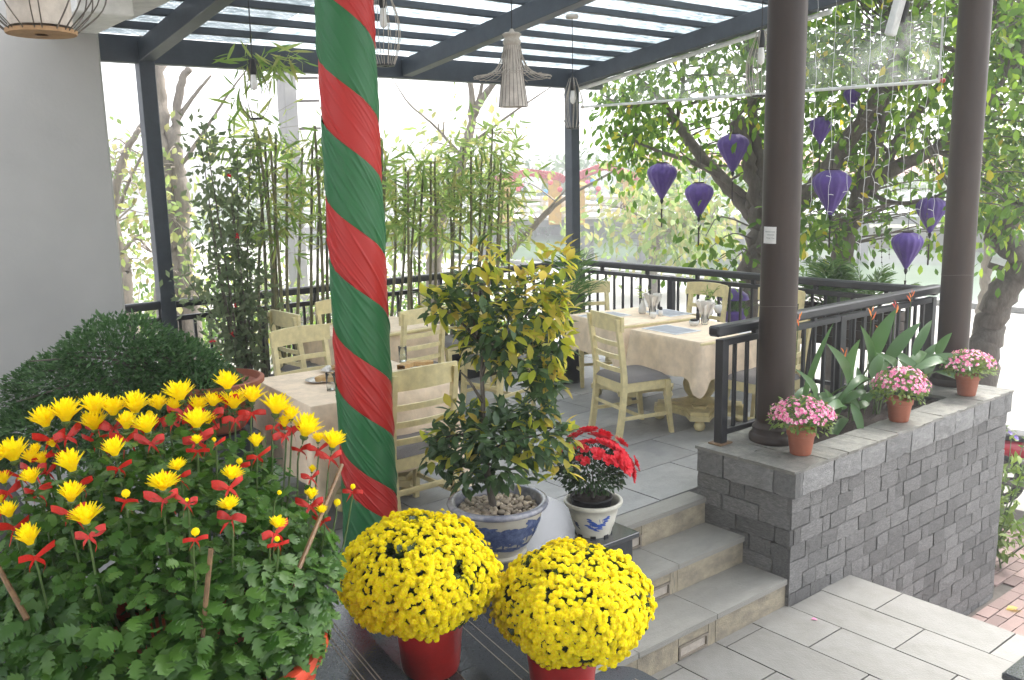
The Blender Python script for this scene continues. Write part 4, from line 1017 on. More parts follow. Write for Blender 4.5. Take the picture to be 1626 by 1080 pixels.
# ---- bonsai in a blue and white bowl
BX, BY = 2.80, 3.64
bon = thing('potted_bonsai', 'two tiered bonsai with yellow new leaves in a pebble filled blue and white bowl', 'bonsai', (BX, BY, .004))
prof = [(.145, 0), (.15, .012), (.135, .022), (.15, .05), (.195, .12), (.228, .20), (.238, .25), (.232, .268)]
MB().lathe(prof, 48, (BX, BY, .004), True).build('bowl', M_['bowlcream'] if 'bowlcream' in M_ else pm('bowl_glaze', (.44, .41, .33), .2, .06, 8, coat=.4, col2=(.33, .32, .29), mix=.6), bon, 60)
MB().lathe([(.232, .2681), (.250, .268), (.268, .276), (.272, .288), (.266, .300), (.245, .304), (.232, .298), (.226, .24)], 48, (BX, BY, .004)).build('rim', pm('rim_glaze', (.16, .17, .22), .25, .3, 12, coat=.3, col2=(.36, .36, .38), mix=.9, contrast=(.4, .6)), bon, True)
def pr(z): return float(np.interp(z, [p[1] for p in prof], [p[0] for p in prof]))
def brush(parent, cx, cy, cz, rfun, a, z, L, w, ang, mat, name='brush_stroke'):
    """a painted stroke lying on a pot wall"""
    V = []; n = 6; ca, sa = math.cos(ang), math.sin(ang)
    for i in range(n+1):
        u = i/n-.5; ww = w*math.sin(math.pi*min(.96, max(.06, i/n)))**.6; bend = (u+.5)**2*L*.25
        for s_ in (-1, 1):
            du = u*L*ca-s_*ww*sa; dz = u*L*sa+s_*ww*ca-bend*abs(ca)*.6
            zz = z+dz; r = rfun(zz)+.0016; g = a+du/rfun(z); V.append((cx+r*math.cos(g), cy+r*math.sin(g), cz+zz))
    MB().add(V, [(2*i, 2*i+2, 2*i+3, 2*i+1) for i in range(n)]).build(name, mat, parent)
fa = math.atan2(-BY, -BX)
r_ = random.Random(12)
for cxa, zc in ((.12, .17), (.34, .19), (.55, .17), (.80, .20), (-.10, .17), (-.32, .19), (-.7, .19), (1.2, .19)):
    for k in range(16):
        brush(bon, BX, BY, .004, pr, fa+cxa+r_.uniform(-.10, .10), zc+r_.uniform(-.055, .035), r_.uniform(.05, .10), r_.uniform(.008, .016), r_.choice((r_.uniform(-.5, .5), r_.uniform(2.6, 3.6))), M_['navy'])
    brush(bon, BX, BY, .004, pr, fa+cxa, zc-.05, .08, .007, 1.5+r_.uniform(-.2, .2), M_['navy'])
    for k in range(3): brush(bon, BX, BY, .004, pr, fa+cxa+r_.uniform(-.12, .12), .085+r_.uniform(-.01, .015), .08, .006, r_.uniform(-.2, .2), M_['navy'])
MB().lathe([(.001, .235), (.228, .235)], 24, (BX, BY, .004)).build('soil', M_['soil'], bon)
peb = []
for s_ in range(5):
    bm = bmesh.new(); bmesh.ops.create_icosphere(bm, subdivisions=2, radius=1); rr = random.Random(s_)
    o1 = [Vector((rr.uniform(-1, 1), rr.uniform(-1, 1), rr.uniform(-1, 1))) for _ in range(3)]
    for v in bm.verts: v.co *= 1+.12*math.sin(v.co.dot(o1[0])*3)+.08*math.sin(v.co.dot(o1[1])*5)
    me = bpy.data.meshes.new('pebble'); bm.to_mesh(me); bm.free(); me.materials.append(M_['pebble'])
    me.polygons.foreach_set('use_smooth', [True]*len(me.polygons)); peb.append(me)
r_ = random.Random(5); placed = []
for k in range(2600):
    a = r_.uniform(0, 6.283); q = .218*math.sqrt(r_.random()); s = r_.uniform(.010, .019); p = (q*math.cos(a), q*math.sin(a))
    if any((p[0]-x)**2+(p[1]-y)**2 < ((s+s2)*.78)**2 for x, y, s2 in placed): continue
    placed.append((*p, s))
    inst('pebble', r_.choice(peb), bon, Matrix.Translation((BX+p[0], BY+p[1], .248+r_.uniform(0, .010)+.02*(1-q/.22))) @ Matrix.Rotation(r_.uniform(0, 6), 4, 'Z') @ Matrix.Rotation(r_.uniform(-.4, .4), 4, 'X') @ Matrix.Diagonal((s*1.2, s*.9, s*.75, 1)))
    if len(placed) > 270: break
BD = 4.6
def bp(x, y, d=BD): return at(x, y, d=d)
trk = catmull([(BX-.02, BY, .2), bp(772, 740), bp(766, 690), bp(767, 640), bp(765, 590), bp(770, 540)], 5)
MB().tube(trk, interp([.022, .018, .015, .0125, .011, .008], len(trk)), 9).build('trunk', M_['bark'], bon, True)
for pts in ([(767, 640), (745, 605), (728, 588)], [(766, 595), (780, 560), (820, 520), (850, 480), (878, 420)], [(768, 560), (750, 500), (755, 440), (762, 400)], [(766, 600), (800, 590), (845, 590)], [(768, 550), (730, 510), (695, 485)], [(769, 700), (730, 690), (690, 700)], [(770, 720), (810, 700), (860, 690), (890, 670)], [(771, 735), (740, 735), (700, 745)], [(771, 735), (810, 745), (860, 740)]):
    c = catmull([bp(*p, d=BD+random.uniform(-.08, .08)*(i > 0)) for i, p in enumerate(pts)], 4); MB().tube(c, interp([.009, .006, .003], len(c)), 6).build('branch', M_['bark'], bon, True)
CL = [(762, 412, 40, 26, 8, 22), (700, 482, 38, 26, 22, 16), (755, 470, 64, 40, 62, 30), (800, 515, 78, 46, 90, 34), (852, 478, 52, 50, 36, 56), (882, 412, 22, 28, 2, 20), (880, 520, 26, 72, 20, 46), (828, 570, 66, 38, 90, 14), (772, 545, 50, 34, 60, 12), (866, 608, 30, 34, 44, 10), (852, 648, 32, 22, 26, 6), (805, 662, 52, 22, 44, 8), (735, 655, 26, 18, 12, 6),
      (728, 700, 54, 34, 74, 12), (790, 692, 68, 36, 110, 8), (855, 698, 54, 38, 74, 10), (698, 722, 30, 36, 30, 4), (790, 738, 74, 32, 90, 6), (888, 690, 30, 28, 8, 12), (890, 740, 22, 22, 6, 10), (745, 755, 40, 25, 30, 2)]
OV = leaf_tmpl(.46, 4, .16, .18, [.75, 1, .68]); me_b = tm_mesh('leaf', OV, M_['bonsai']); me_n = tm_mesh('leaf', OV, M_['newleaf'])
LP, LD, LN, LS, NP, ND, NN, NS = [], [], [], [], [], [], [], []
axis = Vector((BX, BY, 0)); right = _r0
for x, y, rx, ry, nd, nn in CL:
    c = bp(x, y, BD+random.uniform(-.06, .06)); k = BD/FPX*.90; rr = np.array([rx*k, rx*k*1.0, ry*k])
    for cnt, (A, B, Cn, E), lo, hi, sh in ((int(nd*1.8), (LP, LD, LN, LS), .062, .098, .25), (int(nn*2.1), (NP, ND, NN, NS), .066, .105, .75)):
        if not cnt: continue
        u = rdir(cnt); kk = rng.uniform(sh, 1.05, cnt)**.6
        for i in range(cnt):
            p = np.array(c)+u[i]*rr*kk[i]; out = unit(p-np.array([c.x, c.y, c.z-.05])); d = unit(out*.8+rdir(1)[0]*.7+np.array([0, 0, -.35]))
            A.append(p); B.append(d); Cn.append(out*.5+rdir(1)[0]*.4+np.array([0, 0, .9])); E.append(rng.uniform(lo, hi))
split_leaves('leaf', 'foliage', OV, me_b, M_['bonsai'], LP, LD, LN, LS, bon, 180)
split_leaves('new_leaf', 'new_foliage', OV, me_n, M_['newleaf'], NP, ND, NN, NS, bon, 120)

# ---- red azalea in a white pot
AX, AY = 3.375, 3.505
az = thing('potted_azalea', 'small red azalea in a cream white pot printed with blue lotus', 'potted plant', (AX, AY, .004))
pz = [(.098, 0), (.102, .012), (.105, .03), (.118, .06), (.136, .13), (.142, .165)]
MB().lathe(pz+[(.160, .172), (.166, .182), (.165, .194), (.155, .198), (.146, .192), (.135, .17), (.11, .06)], 44, (AX, AY, .004), True).build('pot', M_['potwhite'], az, 60)
for k in range(8):
    a = k*math.pi/4; MB().bbox((-.016, -.006, 0), (.016, .003, .014), .002, Matrix.Translation((AX+.100*math.cos(a), AY+.100*math.sin(a), .0042)) @ Matrix.Rotation(a+math.pi/2, 4, 'Z')).build('pot_foot', M_['black'], az)
def ar(z): return float(np.interp(z, [p[1] for p in pz], [p[0] for p in pz]))
fa = math.atan2(-AY, -AX); r_ = random.Random(4)
for dx, z, L, w in ((-.045, .125, .03, .006), (-.03, .108, .055, .008), (-.055, .085, .04, .006), (-.02, .09, .05, .008), (.005, .085, .05, .009), (.03, .09, .04, .008), (.05, .125, .045, .007), (.06, .135, .025, .006), (.05, .11, .03, .006), (-.03, .07, .05, .006), (.01, .068, .05, .005), (-.005, .055, .035, .004), (.04, .1, .02, .005)):
    brush(az, AX, AY, .004, ar, fa+.18+dx/.13, z, L, w, r_.uniform(-.25, .25), M_['blue'], 'lotus_print')
for k in range(9): brush(az, AX, AY, .004, ar, fa+.18+r_.uniform(-.4, .45), r_.uniform(.065, .12), .03, .0016, 1.57+r_.uniform(-.3, .3), M_['blue'], 'lotus_print')
for k in range(7): brush(az, AX, AY, .004, ar, fa-.85+r_.uniform(-.12, .12), r_.uniform(.06, .13), .03, .005, r_.uniform(-.8, .8), M_['navy'], 'lotus_print')
MB().lathe([(.10, .10), (.115, .205), (.122, .216), (.118, .22), (.110, .20)], 30, (AX-.008, AY+.008, .004)).build('inner_pot', M_['black'], az, True)
sheet_ = MB().lathe([(.001, .203), (.06, .2), (.112, .198)], 22, (AX-.008, AY+.008, .004), wob=.02); sheet_.build('soil', M_['soil'], az)
Ca = np.array([AX-.005, AY+.01, .375]); Ra = np.array([.205, .205, .135])
for k in range(5):
    a = k*1.3; c = catmull([(AX, AY, .2), (AX+.02*math.cos(a), AY+.02*math.sin(a), .27), (AX+.10*math.cos(a), AY+.10*math.sin(a), .40)], 3); MB().tube(c, interp([.008, .005, .003], len(c)), 6).build('stem', M_['bark'], az)
n = 2000; u = rdir(n); u = u[u[:, 2] > -.75]; n = len(u); P = Ca+u*Ra*rng.uniform(.55, 1.02, n)[:, None]; tm = leaf_tmpl(.48, 3, .1, .1)
V, T = scatter(tm, P, u+rdir(n)*.7, u+rdir(n)*.3+np.array([0, 0, .5]), rng.uniform(.022, .036, n)); inst('foliage', npmesh('foliage', V, T, M_['azleaf']), az, Matrix.Identity(4))['kind'] = 'stuff'
def azalea_flower(seed):
    r = random.Random(seed); m = MB()
    for n, R1, z1, w in ((6, 1, .35, .55), (6, .8, .5, .48), (5, .45, .55, .3)):
        for k in range(n):
            a = 2*math.pi*(k+r.uniform(-.2, .2))/n; o = Vector((math.cos(a), math.sin(a), 0)); t = Vector((-o.y, o.x, 0)); R = R1*r.uniform(.88, 1.1)
            p = [Vector((0, 0, 0)), o*R*.5-t*w*.75+Vector((0, 0, z1*.7)), o*R*.5+t*w*.75+Vector((0, 0, z1*.7)), o*R*.5+Vector((0, 0, z1*.5)), o*R-t*w*.6+Vector((0, 0, z1+r.uniform(-.15, .1))), o*R+t*w*.6+Vector((0, 0, z1+r.uniform(-.15, .1))), o*R*1.05+Vector((0, 0, z1-.12))]
            m.add(p, [(0, 1, 3), (0, 3, 2), (1, 4, 6, 3), (3, 6, 5, 2)])
    return m.mesh('flower', M_['redpetal'])
azf = [azalea_flower(i) for i in range(3)]; r_ = random.Random(8)
for x, y, s in ((915, 680, 30), (935, 672, 34), (952, 682, 34), (940, 690, 26), (908, 700, 22), (962, 694, 34), (975, 700, 30), (985, 708, 30), (990, 725, 32), (980, 718, 28), (1000, 728, 28), (1003, 740, 24), (930, 700, 16), (945, 702, 14), (972, 690, 20), (893, 703, 14), (920, 712, 12), (905, 690, 20), (960, 676, 24), (995, 714, 22), (920, 695, 26), (950, 708, 22), (965, 716, 18), (930, 718, 14), (905, 672, 24), (985, 690, 26), (1008, 722, 22)):
    p = Vector(ondome(x, y+15, Vector(Ca), Vector(Ra)*1.04)); o = (p-Vector(Ca)).normalized()+Vector((0, 0, .25)); s *= .54/FPX*4.85
    inst('flower', r_.choice(azf), az, Matrix.Translation(p) @ o.to_track_quat('Z', 'Y').to_matrix().to_4x4() @ Matrix.Rotation(r_.uniform(0, 6), 4, 'Z') @ Matrix.Scale(s*1.05, 4))

# ---- three pots of pink bedding flowers on the planter
def small_flower():
    m = MB()
    for k in range(5):
        a = 2*math.pi*k/5; o = Vector((math.cos(a), math.sin(a), 0)); t = Vector((-o.y, o.x, 0)); m.add([Vector((0, 0, 0)), o*.55-t*.42+Vector((0, 0, .22)), o*1+Vector((0, 0, .2)), o*.55+t*.42+Vector((0, 0, .22))], [(0, 1, 2), (0, 2, 3)])
    return m
sfm = small_flower(); me_sf = sfm.mesh('flower', M_['pink'])
def pinkpot(x, y, label, seed, R, nf=330):
    g = np.random.default_rng(seed); t = thing('potted_pink_flowers', label, 'potted plant', (x, y, PC), 'pots of pink flowers along the planter')
    MB().lathe([(.060, 0), (.063, .01), (.078, .115), (.085, .118), (.088, .15), (.083, .153), (.075, .13), (.02, .125)], 30, (x, y, PC+.002), True).build('pot', M_['terracotta'], t, 50)
    c = np.array([x, y, PC+.215]); n = 1000; u = rdir(n); u = u[u[:, 2] > -.45]; n = len(u); P = c+u*np.array(R)*g.uniform(.4, 1, n)[:, None]; tm = leaf_tmpl(.5, 3, .15, .1)
    V, T = scatter(tm, P, u+rdir(n)*.7, u*.4+rdir(n)*.3+np.array([0, 0, .6]), g.uniform(.022, .042, n)); inst('foliage', npmesh('foliage', V, T, M_['pinkleaf']), t, Matrix.Identity(4))['kind'] = 'stuff'
    n = nf; u = rdir(n); u[:, 2] = np.abs(u[:, 2])*1.0+.02+.25*g.random(n); u = unit(u); P = c+u*np.array(R)*g.uniform(.93, 1.10, n)[:, None]; D = unit(u+rdir(n)*.35)
    idx = np.argsort(np.linalg.norm(P-CAMP, axis=1))[:200]
    for j in idx: inst('flower', me_sf, t, Matrix.Translation(P[j]) @ Vector(D[j]).to_track_quat('Z', 'Y').to_matrix().to_4x4() @ Matrix.Rotation(g.uniform(0, 6), 4, 'Z') @ Matrix.Scale(g.uniform(.011, .017), 4))
pinkpot(4.60, 2.99, 'terracotta pot of pink and white flowers in front of the nearer brown column', 1, (.19, .19, .125))
pinkpot(5.70, 2.965, 'terracotta pot of pink flowers halfway along the planter under strap leaves', 2, (.19, .175, .145), 250)
pinkpot(6.72, 2.985, 'terracotta pot of pink flowers in front of the farther brown column', 3, (.205, .18, .115), 200)

# ---- strap leaved plants growing in the planter
STRAP = leaf_tmpl(.20, 7, .0, .22, [.55, .85, 1, .95, .78, .45]); 
def strap_leaf(p, q, wid, sag, parent):
    p, q = Vector(p), Vector(q); d = q-p; L = d.length; d.normalize(); side = d.cross(Vector((0, 0, 1)))
    side = side.normalized() if side.length > .05 else Vector((.8, -.6, 0)); n = 9; V = []
    view = (Vector((0, 0, EYE))-p).normalized(); side = (side*.55+d.cross(view).normalized()*.75).normalized()
    up = side.cross(d)
    for i in range(n+1):
        u = i/n; w = wid*math.sin(math.pi*min(1, u**.75*.97+.03))**.8 if i < n else 0; c = p+d*L*u+up*(sag*4*u*(1-u)*L)
        V += [c-side*w+up*w*.28, c, c+side*w+up*w*.28]
    T = []
    for i in range(n):
        a = 3*i; T += [(a, a+1, a+4, a+3), (a+1, a+2, a+5, a+4)]
    MB().add(V, T).build('leaf', M_['heli'], parent, True)
HEL = [  # soil x, list of (base px, tip px, width, sag)
    (5.02, [((1272, 650), (1324, 512), .022, .05), ((1290, 640), (1262, 585), .03, .1), ((1285, 690), (1268, 640), .03, .1), ((1300, 660), (1360, 625), .03, .12)], 'strap leaved plant with tall pale blade just right of the nearer brown column'),
    (5.32, [((1345, 612), (1312, 545), .045, .06), ((1350, 610), (1366, 538), .05, .05), ((1338, 650), (1290, 668), .035, .1), ((1352, 640), (1368, 700), .03, .12), ((1330, 660), (1352, 612), .03, .1), ((1345, 665), (1310, 720), .03, .1)], 'strap leaved plant with an orange bract in the middle of the planter'),
    (5.62, [((1380, 578), (1366, 516), .035, .05), ((1384, 575), (1424, 490), .055, .05), ((1378, 600), (1330, 640), .03, .12), ((1384, 600), (1402, 560), .04, .05), ((1372, 650), (1392, 620), .04, .1), ((1380, 640), (1352, 655), .03, .1)], 'strap leaved plant whose tallest blade rises in front of the railing'),
    (5.92, [((1405, 580), (1462, 512), .05, .05), ((1418, 556), (1442, 628), .05, .18), ((1402, 600), (1446, 650), .03, .15), ((1412, 590), (1390, 560), .035, .1)], 'strap leaved plant with a drooping broad blade over the middle pink pot'),
    (6.28, [((1450, 566), (1480, 508), .035, .05), ((1445, 572), (1508, 606), .05, .25), ((1448, 590), (1500, 580), .035, .12), ((1440, 590), (1470, 560), .04, .1), ((1436, 600), (1425, 570), .03, .1)], 'strap leaved plant with a long arching blade by the farther column'),
    (6.52, [((1488, 566), (1512, 528), .04, .05), ((1484, 576), (1530, 574), .035, .12), ((1486, 590), (1520, 612), .03, .12)], 'strap leaved plant touching the farther brown column')]
r_ = random.Random(9)
for sx, lv, lb in HEL:
    t = thing('strap_leaf_plant', lb, 'plant', (sx, 3.26, PC-.05), 'strap leaved plants in the planter')
    for (b, q, wd, sg) in lv:
        Y = 3.24+r_.uniform(-.10, .10); p0 = at(*b, Y=Y); p1 = at(*q, Y=Y+r_.uniform(-.12, .06)); strap_leaf(p0, p1, wd*1.0, sg*1.7, t)
        c = catmull([(sx+r_.uniform(-.03, .03), 3.26+r_.uniform(-.03, .03), PC-.06), (sx*.5+p0.x*.5, 3.26, (PC+p0.z)/2+.03), p0], 4); MB().tube(c, .006, 5).build('stalk', M_['stem'], t)
    for k in range(4):
        p0 = Vector((sx+r_.uniform(-.06, .06), 3.24+r_.uniform(-.08, .08), PC+r_.uniform(.02, .2))); a = r_.uniform(0, 6.28); strap_leaf(p0, p0+Vector((math.cos(a)*.22, math.sin(a)*.12, r_.uniform(.0, .2))), r_.uniform(.02, .035), .12, t)
for x, y, k in ((1384, 500, 0), (1422, 490, 1), (1396, 530, 2), (1340, 565, 3), (1447, 472, 4), (1268, 510, 5)):
    p = at(x, y, Y=3.30); t = thing('flower_spike', ['small orange bract standing over the strap leaves', 'red forked bract at the tip of the tallest strap blade', 'red branching bract low against the railing balusters', 'orange bract nearest the brown column among the blades', 'red forked bract above the rail corner', 'tiny orange bract beside the nearer brown column'][k], 'flower', (p.x, p.y, PC-.05), 'orange and red bracts over the planter')
    MB().tube(catmull([(p.x-.03, p.y, PC-.05), (p.x-.02, p.y, p.z*.6+.1), (p.x, p.y, p.z)], 4), .003, 5).build('stalk', M_['stem'], t)
    for j in range(4):
        a = j*1.7+k; V, T = scatter(leaf_tmpl(.25, 3, .1, .2), [p-Vector((0, 0, .02*j-.02))], [(math.cos(a)*.6, math.sin(a)*.4, .8)], [(0, -1, .2)], [.05+.008*j]); inst('bract', npmesh('bract', V, T, M_['orange']), t, Matrix.Identity(4))

# ---- broad fine leaved shrub in a terracotta bowl, left
Cs = np.array(at(190, 600, d=5.15)); t = thing('potted_shrub', 'wide dark green fine leaved shrub in a terracotta bowl against the white wall', 'potted plant', (Cs[0], Cs[1], 0))
pb = at(335, 602, d=5.15); 
MB().lathe([(.16, 0), (.18, .02), (.24, .16), (.275, .26), (.30, .275), (.30, .30), (.28, .305), (.26, .27), (.02, .25)], 36, (pb.x, pb.y, pb.z-.30), True).build('pot', M_['terracotta'], t, 50)
MB().lathe([(.001, 0), (.262, -.01)], 24, (pb.x, pb.y, pb.z-.03)).build('soil', M_['soil'], t)
MB().bbox((pb.x-.2, pb.y-.2, 0), (pb.x+.2, pb.y+.2, pb.z-.305), .01).build('pot_stand', M_['granite'], t)
r_ = random.Random(2); base = Vector((pb.x-.12, pb.y, pb.z-.05)); tips = []
for k in range(16):
    a = r_.uniform(0, 6.28); e = Vector(Cs)+Vector((.55*math.cos(a)*r_.random(), .45*math.sin(a)*r_.random(), r_.uniform(-.1, .2))); c = catmull([base, base.lerp(e, .5)+Vector((0, 0, .1)), e], 4); MB().tube(c, interp([.018, .009, .004], len(c)), 5).build('branch', M_['bark'], t)
n = 34000; lob = [((0, 0, -.02), (.52, .50, .27)), ((-.42, .1, -.10), (.30, .30, .20)), ((.05, -.05, .13), (.34, .34, .24)), ((.45, -.1, -.12), (.32, .32, .20)), ((-.15, -.2, -.22), (.5, .4, .17)), ((.30, .0, .02), (.3, .3, .2)), ((-.36, -.15, -.32), (.34, .3, .2)), ((.1, -.25, -.30), (.4, .3, .16))]
P = []; U = []
rt = np.array(_r0); fw = np.array([math.cos(YAW), math.sin(YAW), 0])
for (o, R) in lob:
    m = n//len(lob); u = rdir(m); u = u[u[:, 2] > -.6]; k = rng.uniform(.35, 1.04, len(u))**.35; q = u*np.array(R)*k[:, None]+np.array(o)
    q[:, 2] += .02*np.sin(q[:, 0]*22)*np.sin(q[:, 1]*19)
    P.append(Cs+q[:, 0:1]*rt+q[:, 1:2]*fw+q[:, 2:3]*np.array([0, 0, 1])); U.append(u[:, 0:1]*rt+u[:, 1:2]*fw+u[:, 2:3]*np.array([0, 0, 1]))
P = np.concatenate(P); U = np.concatenate(U); n = len(P); tm = leaf_tmpl(.46, 2, .1, .15, [1])
V, T = scatter(tm, P, U+rdir(n)*.6, U*.4+rdir(n)*.35+np.array([0, 0, .7]), rng.uniform(.026, .046, n)); inst('foliage', npmesh('foliage', V, T, M_['shrub']), t, Matrix.Identity(4))['kind'] = 'stuff'
# ================================================================== BAMBOO, SHRUBS AND PALMS ROUND THE PATIO
YB = 7.32
for x0, x1, lb in ((2.55, 3.45, 'black planter box holding the dusky shrub and the first bamboo'), (3.52, 4.42, 'black planter box of bamboo behind the wrapped pole'), (4.49, 5.39, 'black planter box of bamboo left of the bonsai top'), (5.46, 6.36, 'black planter box of bamboo nearest the corner post')):
    t = thing('planter_box', lb, 'planter', ((x0+x1)/2, YB, 0), 'black planter boxes along the back railing')
    MB().bbox((x0, YB-.14, 0), (x1, YB+.12, .30), .01).build('box', M_['black'], t); MB().bbox((x0-.01, YB-.15, .301), (x1+.01, YB+.13, .315), .004).build('rim', M_['black'], t)
    sheet(x0+.02, x1-.02, YB-.12, YB+.10, .318, 6, .008, 2).build('soil', M_['soil'], t)
BL = leaf_tmpl(.13, 3, .12, .1, [.9, .8])
def bamboo(label, culms, leafn, seed, spread=.35, low=.35, sprays=()):
    g = np.random.default_rng(seed); r = random.Random(seed)
    x0 = sum(at(c[0], 440, Y=YB).x for c in culms)/len(culms)
    t = thing('bamboo_clump', label, 'bamboo', (x0, YB, .3), 'bamboo clumps along the back railing'); P = []; D = []; tw = MB()
    for (xb, xt, yt) in culms:
        Yc = YB+r.uniform(-.09, .07); b = at(xb, 470, Y=Yc); b.z = .3; e = at(xt, yt, Y=Yc+r.uniform(-.2, .25)); m = b.lerp(e, .5)+Vector((r.uniform(-.04, .04), r.uniform(-.05, .05), 0))
        c = catmull([b, m, e], 12); n = len(c); rr = [(.0155-.006*i/n)*(1.18 if i % 2 == 0 else .97) for i in range(n)]
        MB().tube(c, rr, 6).build('culm', M_['bamboo'], t)
        for k in range(leafn):
            u = r.uniform(low+.08, 1.0)**.62; q = c[min(n-1, int(u*n))]; d = Vector((r.gauss(0, 1), r.gauss(0, .8), r.gauss(.35, .5))).normalized(); L = r.uniform(.08, spread)*(1.1 if u > .7 else .7)
            e2 = q+d*L+Vector((0, 0, -.25*L*L)); tw.tube([q, q.lerp(e2, .5)+Vector((0, 0, .02)), e2], .0016, 3, False)
            for j in range(r.randint(3, 5)): P.append(np.array(q.lerp(e2, r.uniform(.5, 1.05)))); D.append(np.array(d)*.7+g.normal(size=3)*.6+np.array([0, 0, -.45]))
    for (x, y, x2, y2) in sprays:
        a = at(x, y, Y=YB-.2); b = at(x2, y2, Y=YB-.35); c = catmull([a, a.lerp(b, .5)+Vector((0, 0, .06)), b], 4); tw.tube(c, .0022, 4, False)
        for j in range(26): P.append(np.array(c[r.randint(2, len(c)-1)])+g.normal(size=3)*.05); D.append(g.normal(size=3)*.8+np.array([0, 0, -.5]))
    tw.build('twigs', M_['bamboo'], t)['kind'] = 'stuff'
    V, T = scatter(BL, P, D, rdir(len(P)), g.uniform(.12, .25, len(P))); inst('foliage', npmesh('foliage', V, T, M_['bambooleaf']), t, Matrix.Identity(4))['kind'] = 'stuff'
bamboo('bamboo clump with thick bare canes left of the wrapped pole', [(414, 406, 205), (428, 420, 215), (441, 438, 215), (446, 430, 240), (452, 456, 262), (433, 410, 215), (408, 418, 300), (462, 480, 235)], 16, 1, .42, sprays=((425, 140, 440, 90), (420, 150, 385, 90), (440, 130, 465, 95), (400, 190, 370, 160), (440, 120, 400, 105)))
bamboo('bamboo clump half hidden by the left edge of the wrapped pole', [(498, 508, 250), (507, 500, 200), (488, 496, 230), (516, 520, 240), (530, 535, 260), (560, 560, 230)], 16, 2, .42)
bamboo('bamboo clump just right of the wrapped pole', [(606, 612, 240), (612, 628, 262), (622, 644, 265), (646, 648, 272), (654, 660, 300), (668, 672, 270), (600, 606, 220)], 17, 3, .40)
bamboo('dense bamboo clump between the wrapped pole and the bonsai top', [(676, 684, 258), (684, 690, 256), (690, 696, 290), (704, 710, 256), (716, 722, 262), (728, 736, 234), (742, 748, 240), (752, 765, 235), (758, 782, 205), (735, 780, 245)], 18, 4, .42)
bamboo('small bamboo clump nearest the corner post', [(772, 786, 240), (780, 800, 290), (790, 796, 255), (812, 806, 300)], 15, 5, .38)
# dusky upright shrub
t = thing('upright_shrub', 'tall narrow dusky leaved shrub rising between the white wall and the first bamboo', 'shrub', (2.95, 7.0, 0)); g = np.random.default_rng(11); r = random.Random(11); P = []; D = []
MB().lathe([(.15, 0), (.19, .24), (.2, .25), (.2, .28), (.17, .26), (.02, .25)], 24, (2.95, 6.98, 0), True).build('pot', M_['black'], t, 50)
for k in range(10):
    xb = r.uniform(345, 385); b = at(xb, 590, Y=7.0); b.z = .25; b.x = 2.95+(b.x-2.95)*.5; e = at(r.uniform(292, 425), r.choice((200, 230, 270, 320, 380, 440)), Y=7.0+r.uniform(-.25, .2)); c = catmull([b, b.lerp(e, .5)+Vector((r.uniform(-.06, .06), 0, 0)), e], 8)
    MB().tube(c, interp([.012, .007, .003], len(c)), 5).build('stem', M_['bark'], t)
    for j in range(210):
        u = r.uniform(.18, 1.05); q = np.array(c[min(len(c)-1, int(u*len(c)))])+g.normal(size=3)*np.array([.085, .085, .06]); P.append(q); D.append(g.normal(size=3)+np.array([0, 0, .1]))
V, T = scatter(leaf_tmpl(.5, 2, .1, .1, [1]), P, D, rdir(len(P)), g.uniform(.055, .095, len(P))); inst('foliage', npmesh('foliage', V, T, M_['darkshrub']), t, Matrix.Identity(4))['kind'] = 'stuff'
for (x, y) in ((362, 280), (376, 375), (372, 486), (338, 542), (368, 532), (352, 565)):
    p = at(x, y, Y=6.9); V, T = scatter(leaf_tmpl(.6, 3), [p]*5, rdir(5), rdir(5), [.03]*5); inst('blossom', npmesh('blossom', V, T, M_['redpetal']), t, Matrix.Identity(4))

def fronds(t, base, specs, leaf=.22, seed=0, mat='palm', width=.09):
    """feather palm fronds: (tip offset, height) arching from a base"""
    g = np.random.default_rng(seed); P = []; D = []; N = []; S = []
    for (dx, dy, dz, sag) in specs:
        b = Vector(base); e = b+Vector((dx, dy, dz)); m = b.lerp(e, .55)+Vector((0, 0, sag)); c = catmull([b, m, e], 10); MB().tube(c, interp([.007, .004, .0015], len(c)), 5).build('rachis', M_['stem'], t)
        n = len(c)
        for i in range(int(n*.25), n):
            d = (c[min(i+1, n-1)]-c[max(0, i-1)]).normalized(); s = d.cross(Vector((0, 0, 1))); s = s.normalized() if s.length > .05 else Vector((1, 0, 0))
            for sg in (-1, 1):
                for h in (0,):
                    q = c[i].lerp(c[min(i+1, n-1)], h); P.append(np.array(q)); D.append(np.array(s*sg*.8+d*.75+Vector((0, 0, -.15)))+g.normal(size=3)*.12); N.append(np.array(s.cross(d))+g.normal(size=3)*.2); S.append(leaf*math.sin(math.pi*min(.95, .25+.7*i/n))*g.uniform(.85, 1.1))
    V, T = scatter(leaf_tmpl(width, 3, .25, .1, [1, .8]), P, D, N, S); inst('fronds', npmesh('fronds', V, T, M_[mat]), t, Matrix.Identity(4))['kind'] = 'stuff'
B0 = at(905, 470, d=8.7); px_, py_ = B0.x-.05, B0.y
t = thing('potted_palm', 'potted feather palm at the corner post of the patio', 'palm', (px_, py_, 0))
MB().lathe([(.13, 0), (.17, .28), (.185, .29), (.185, .33), (.16, .31), (.02, .30)], 26, (px_, py_, 0), True).build('pot', M_['black'], t, 50)
r = random.Random(3); sp = []
for k in range(14):
    a = k*2.4; q = r.uniform(.15, .6); sp.append((q*1.15*math.cos(a), q*math.sin(a)*.8, r.uniform(.85, 1.2)-q*.95, r.uniform(.10, .28)))
fronds(t, (px_, py_, .32), sp, .24, 3, width=.06)
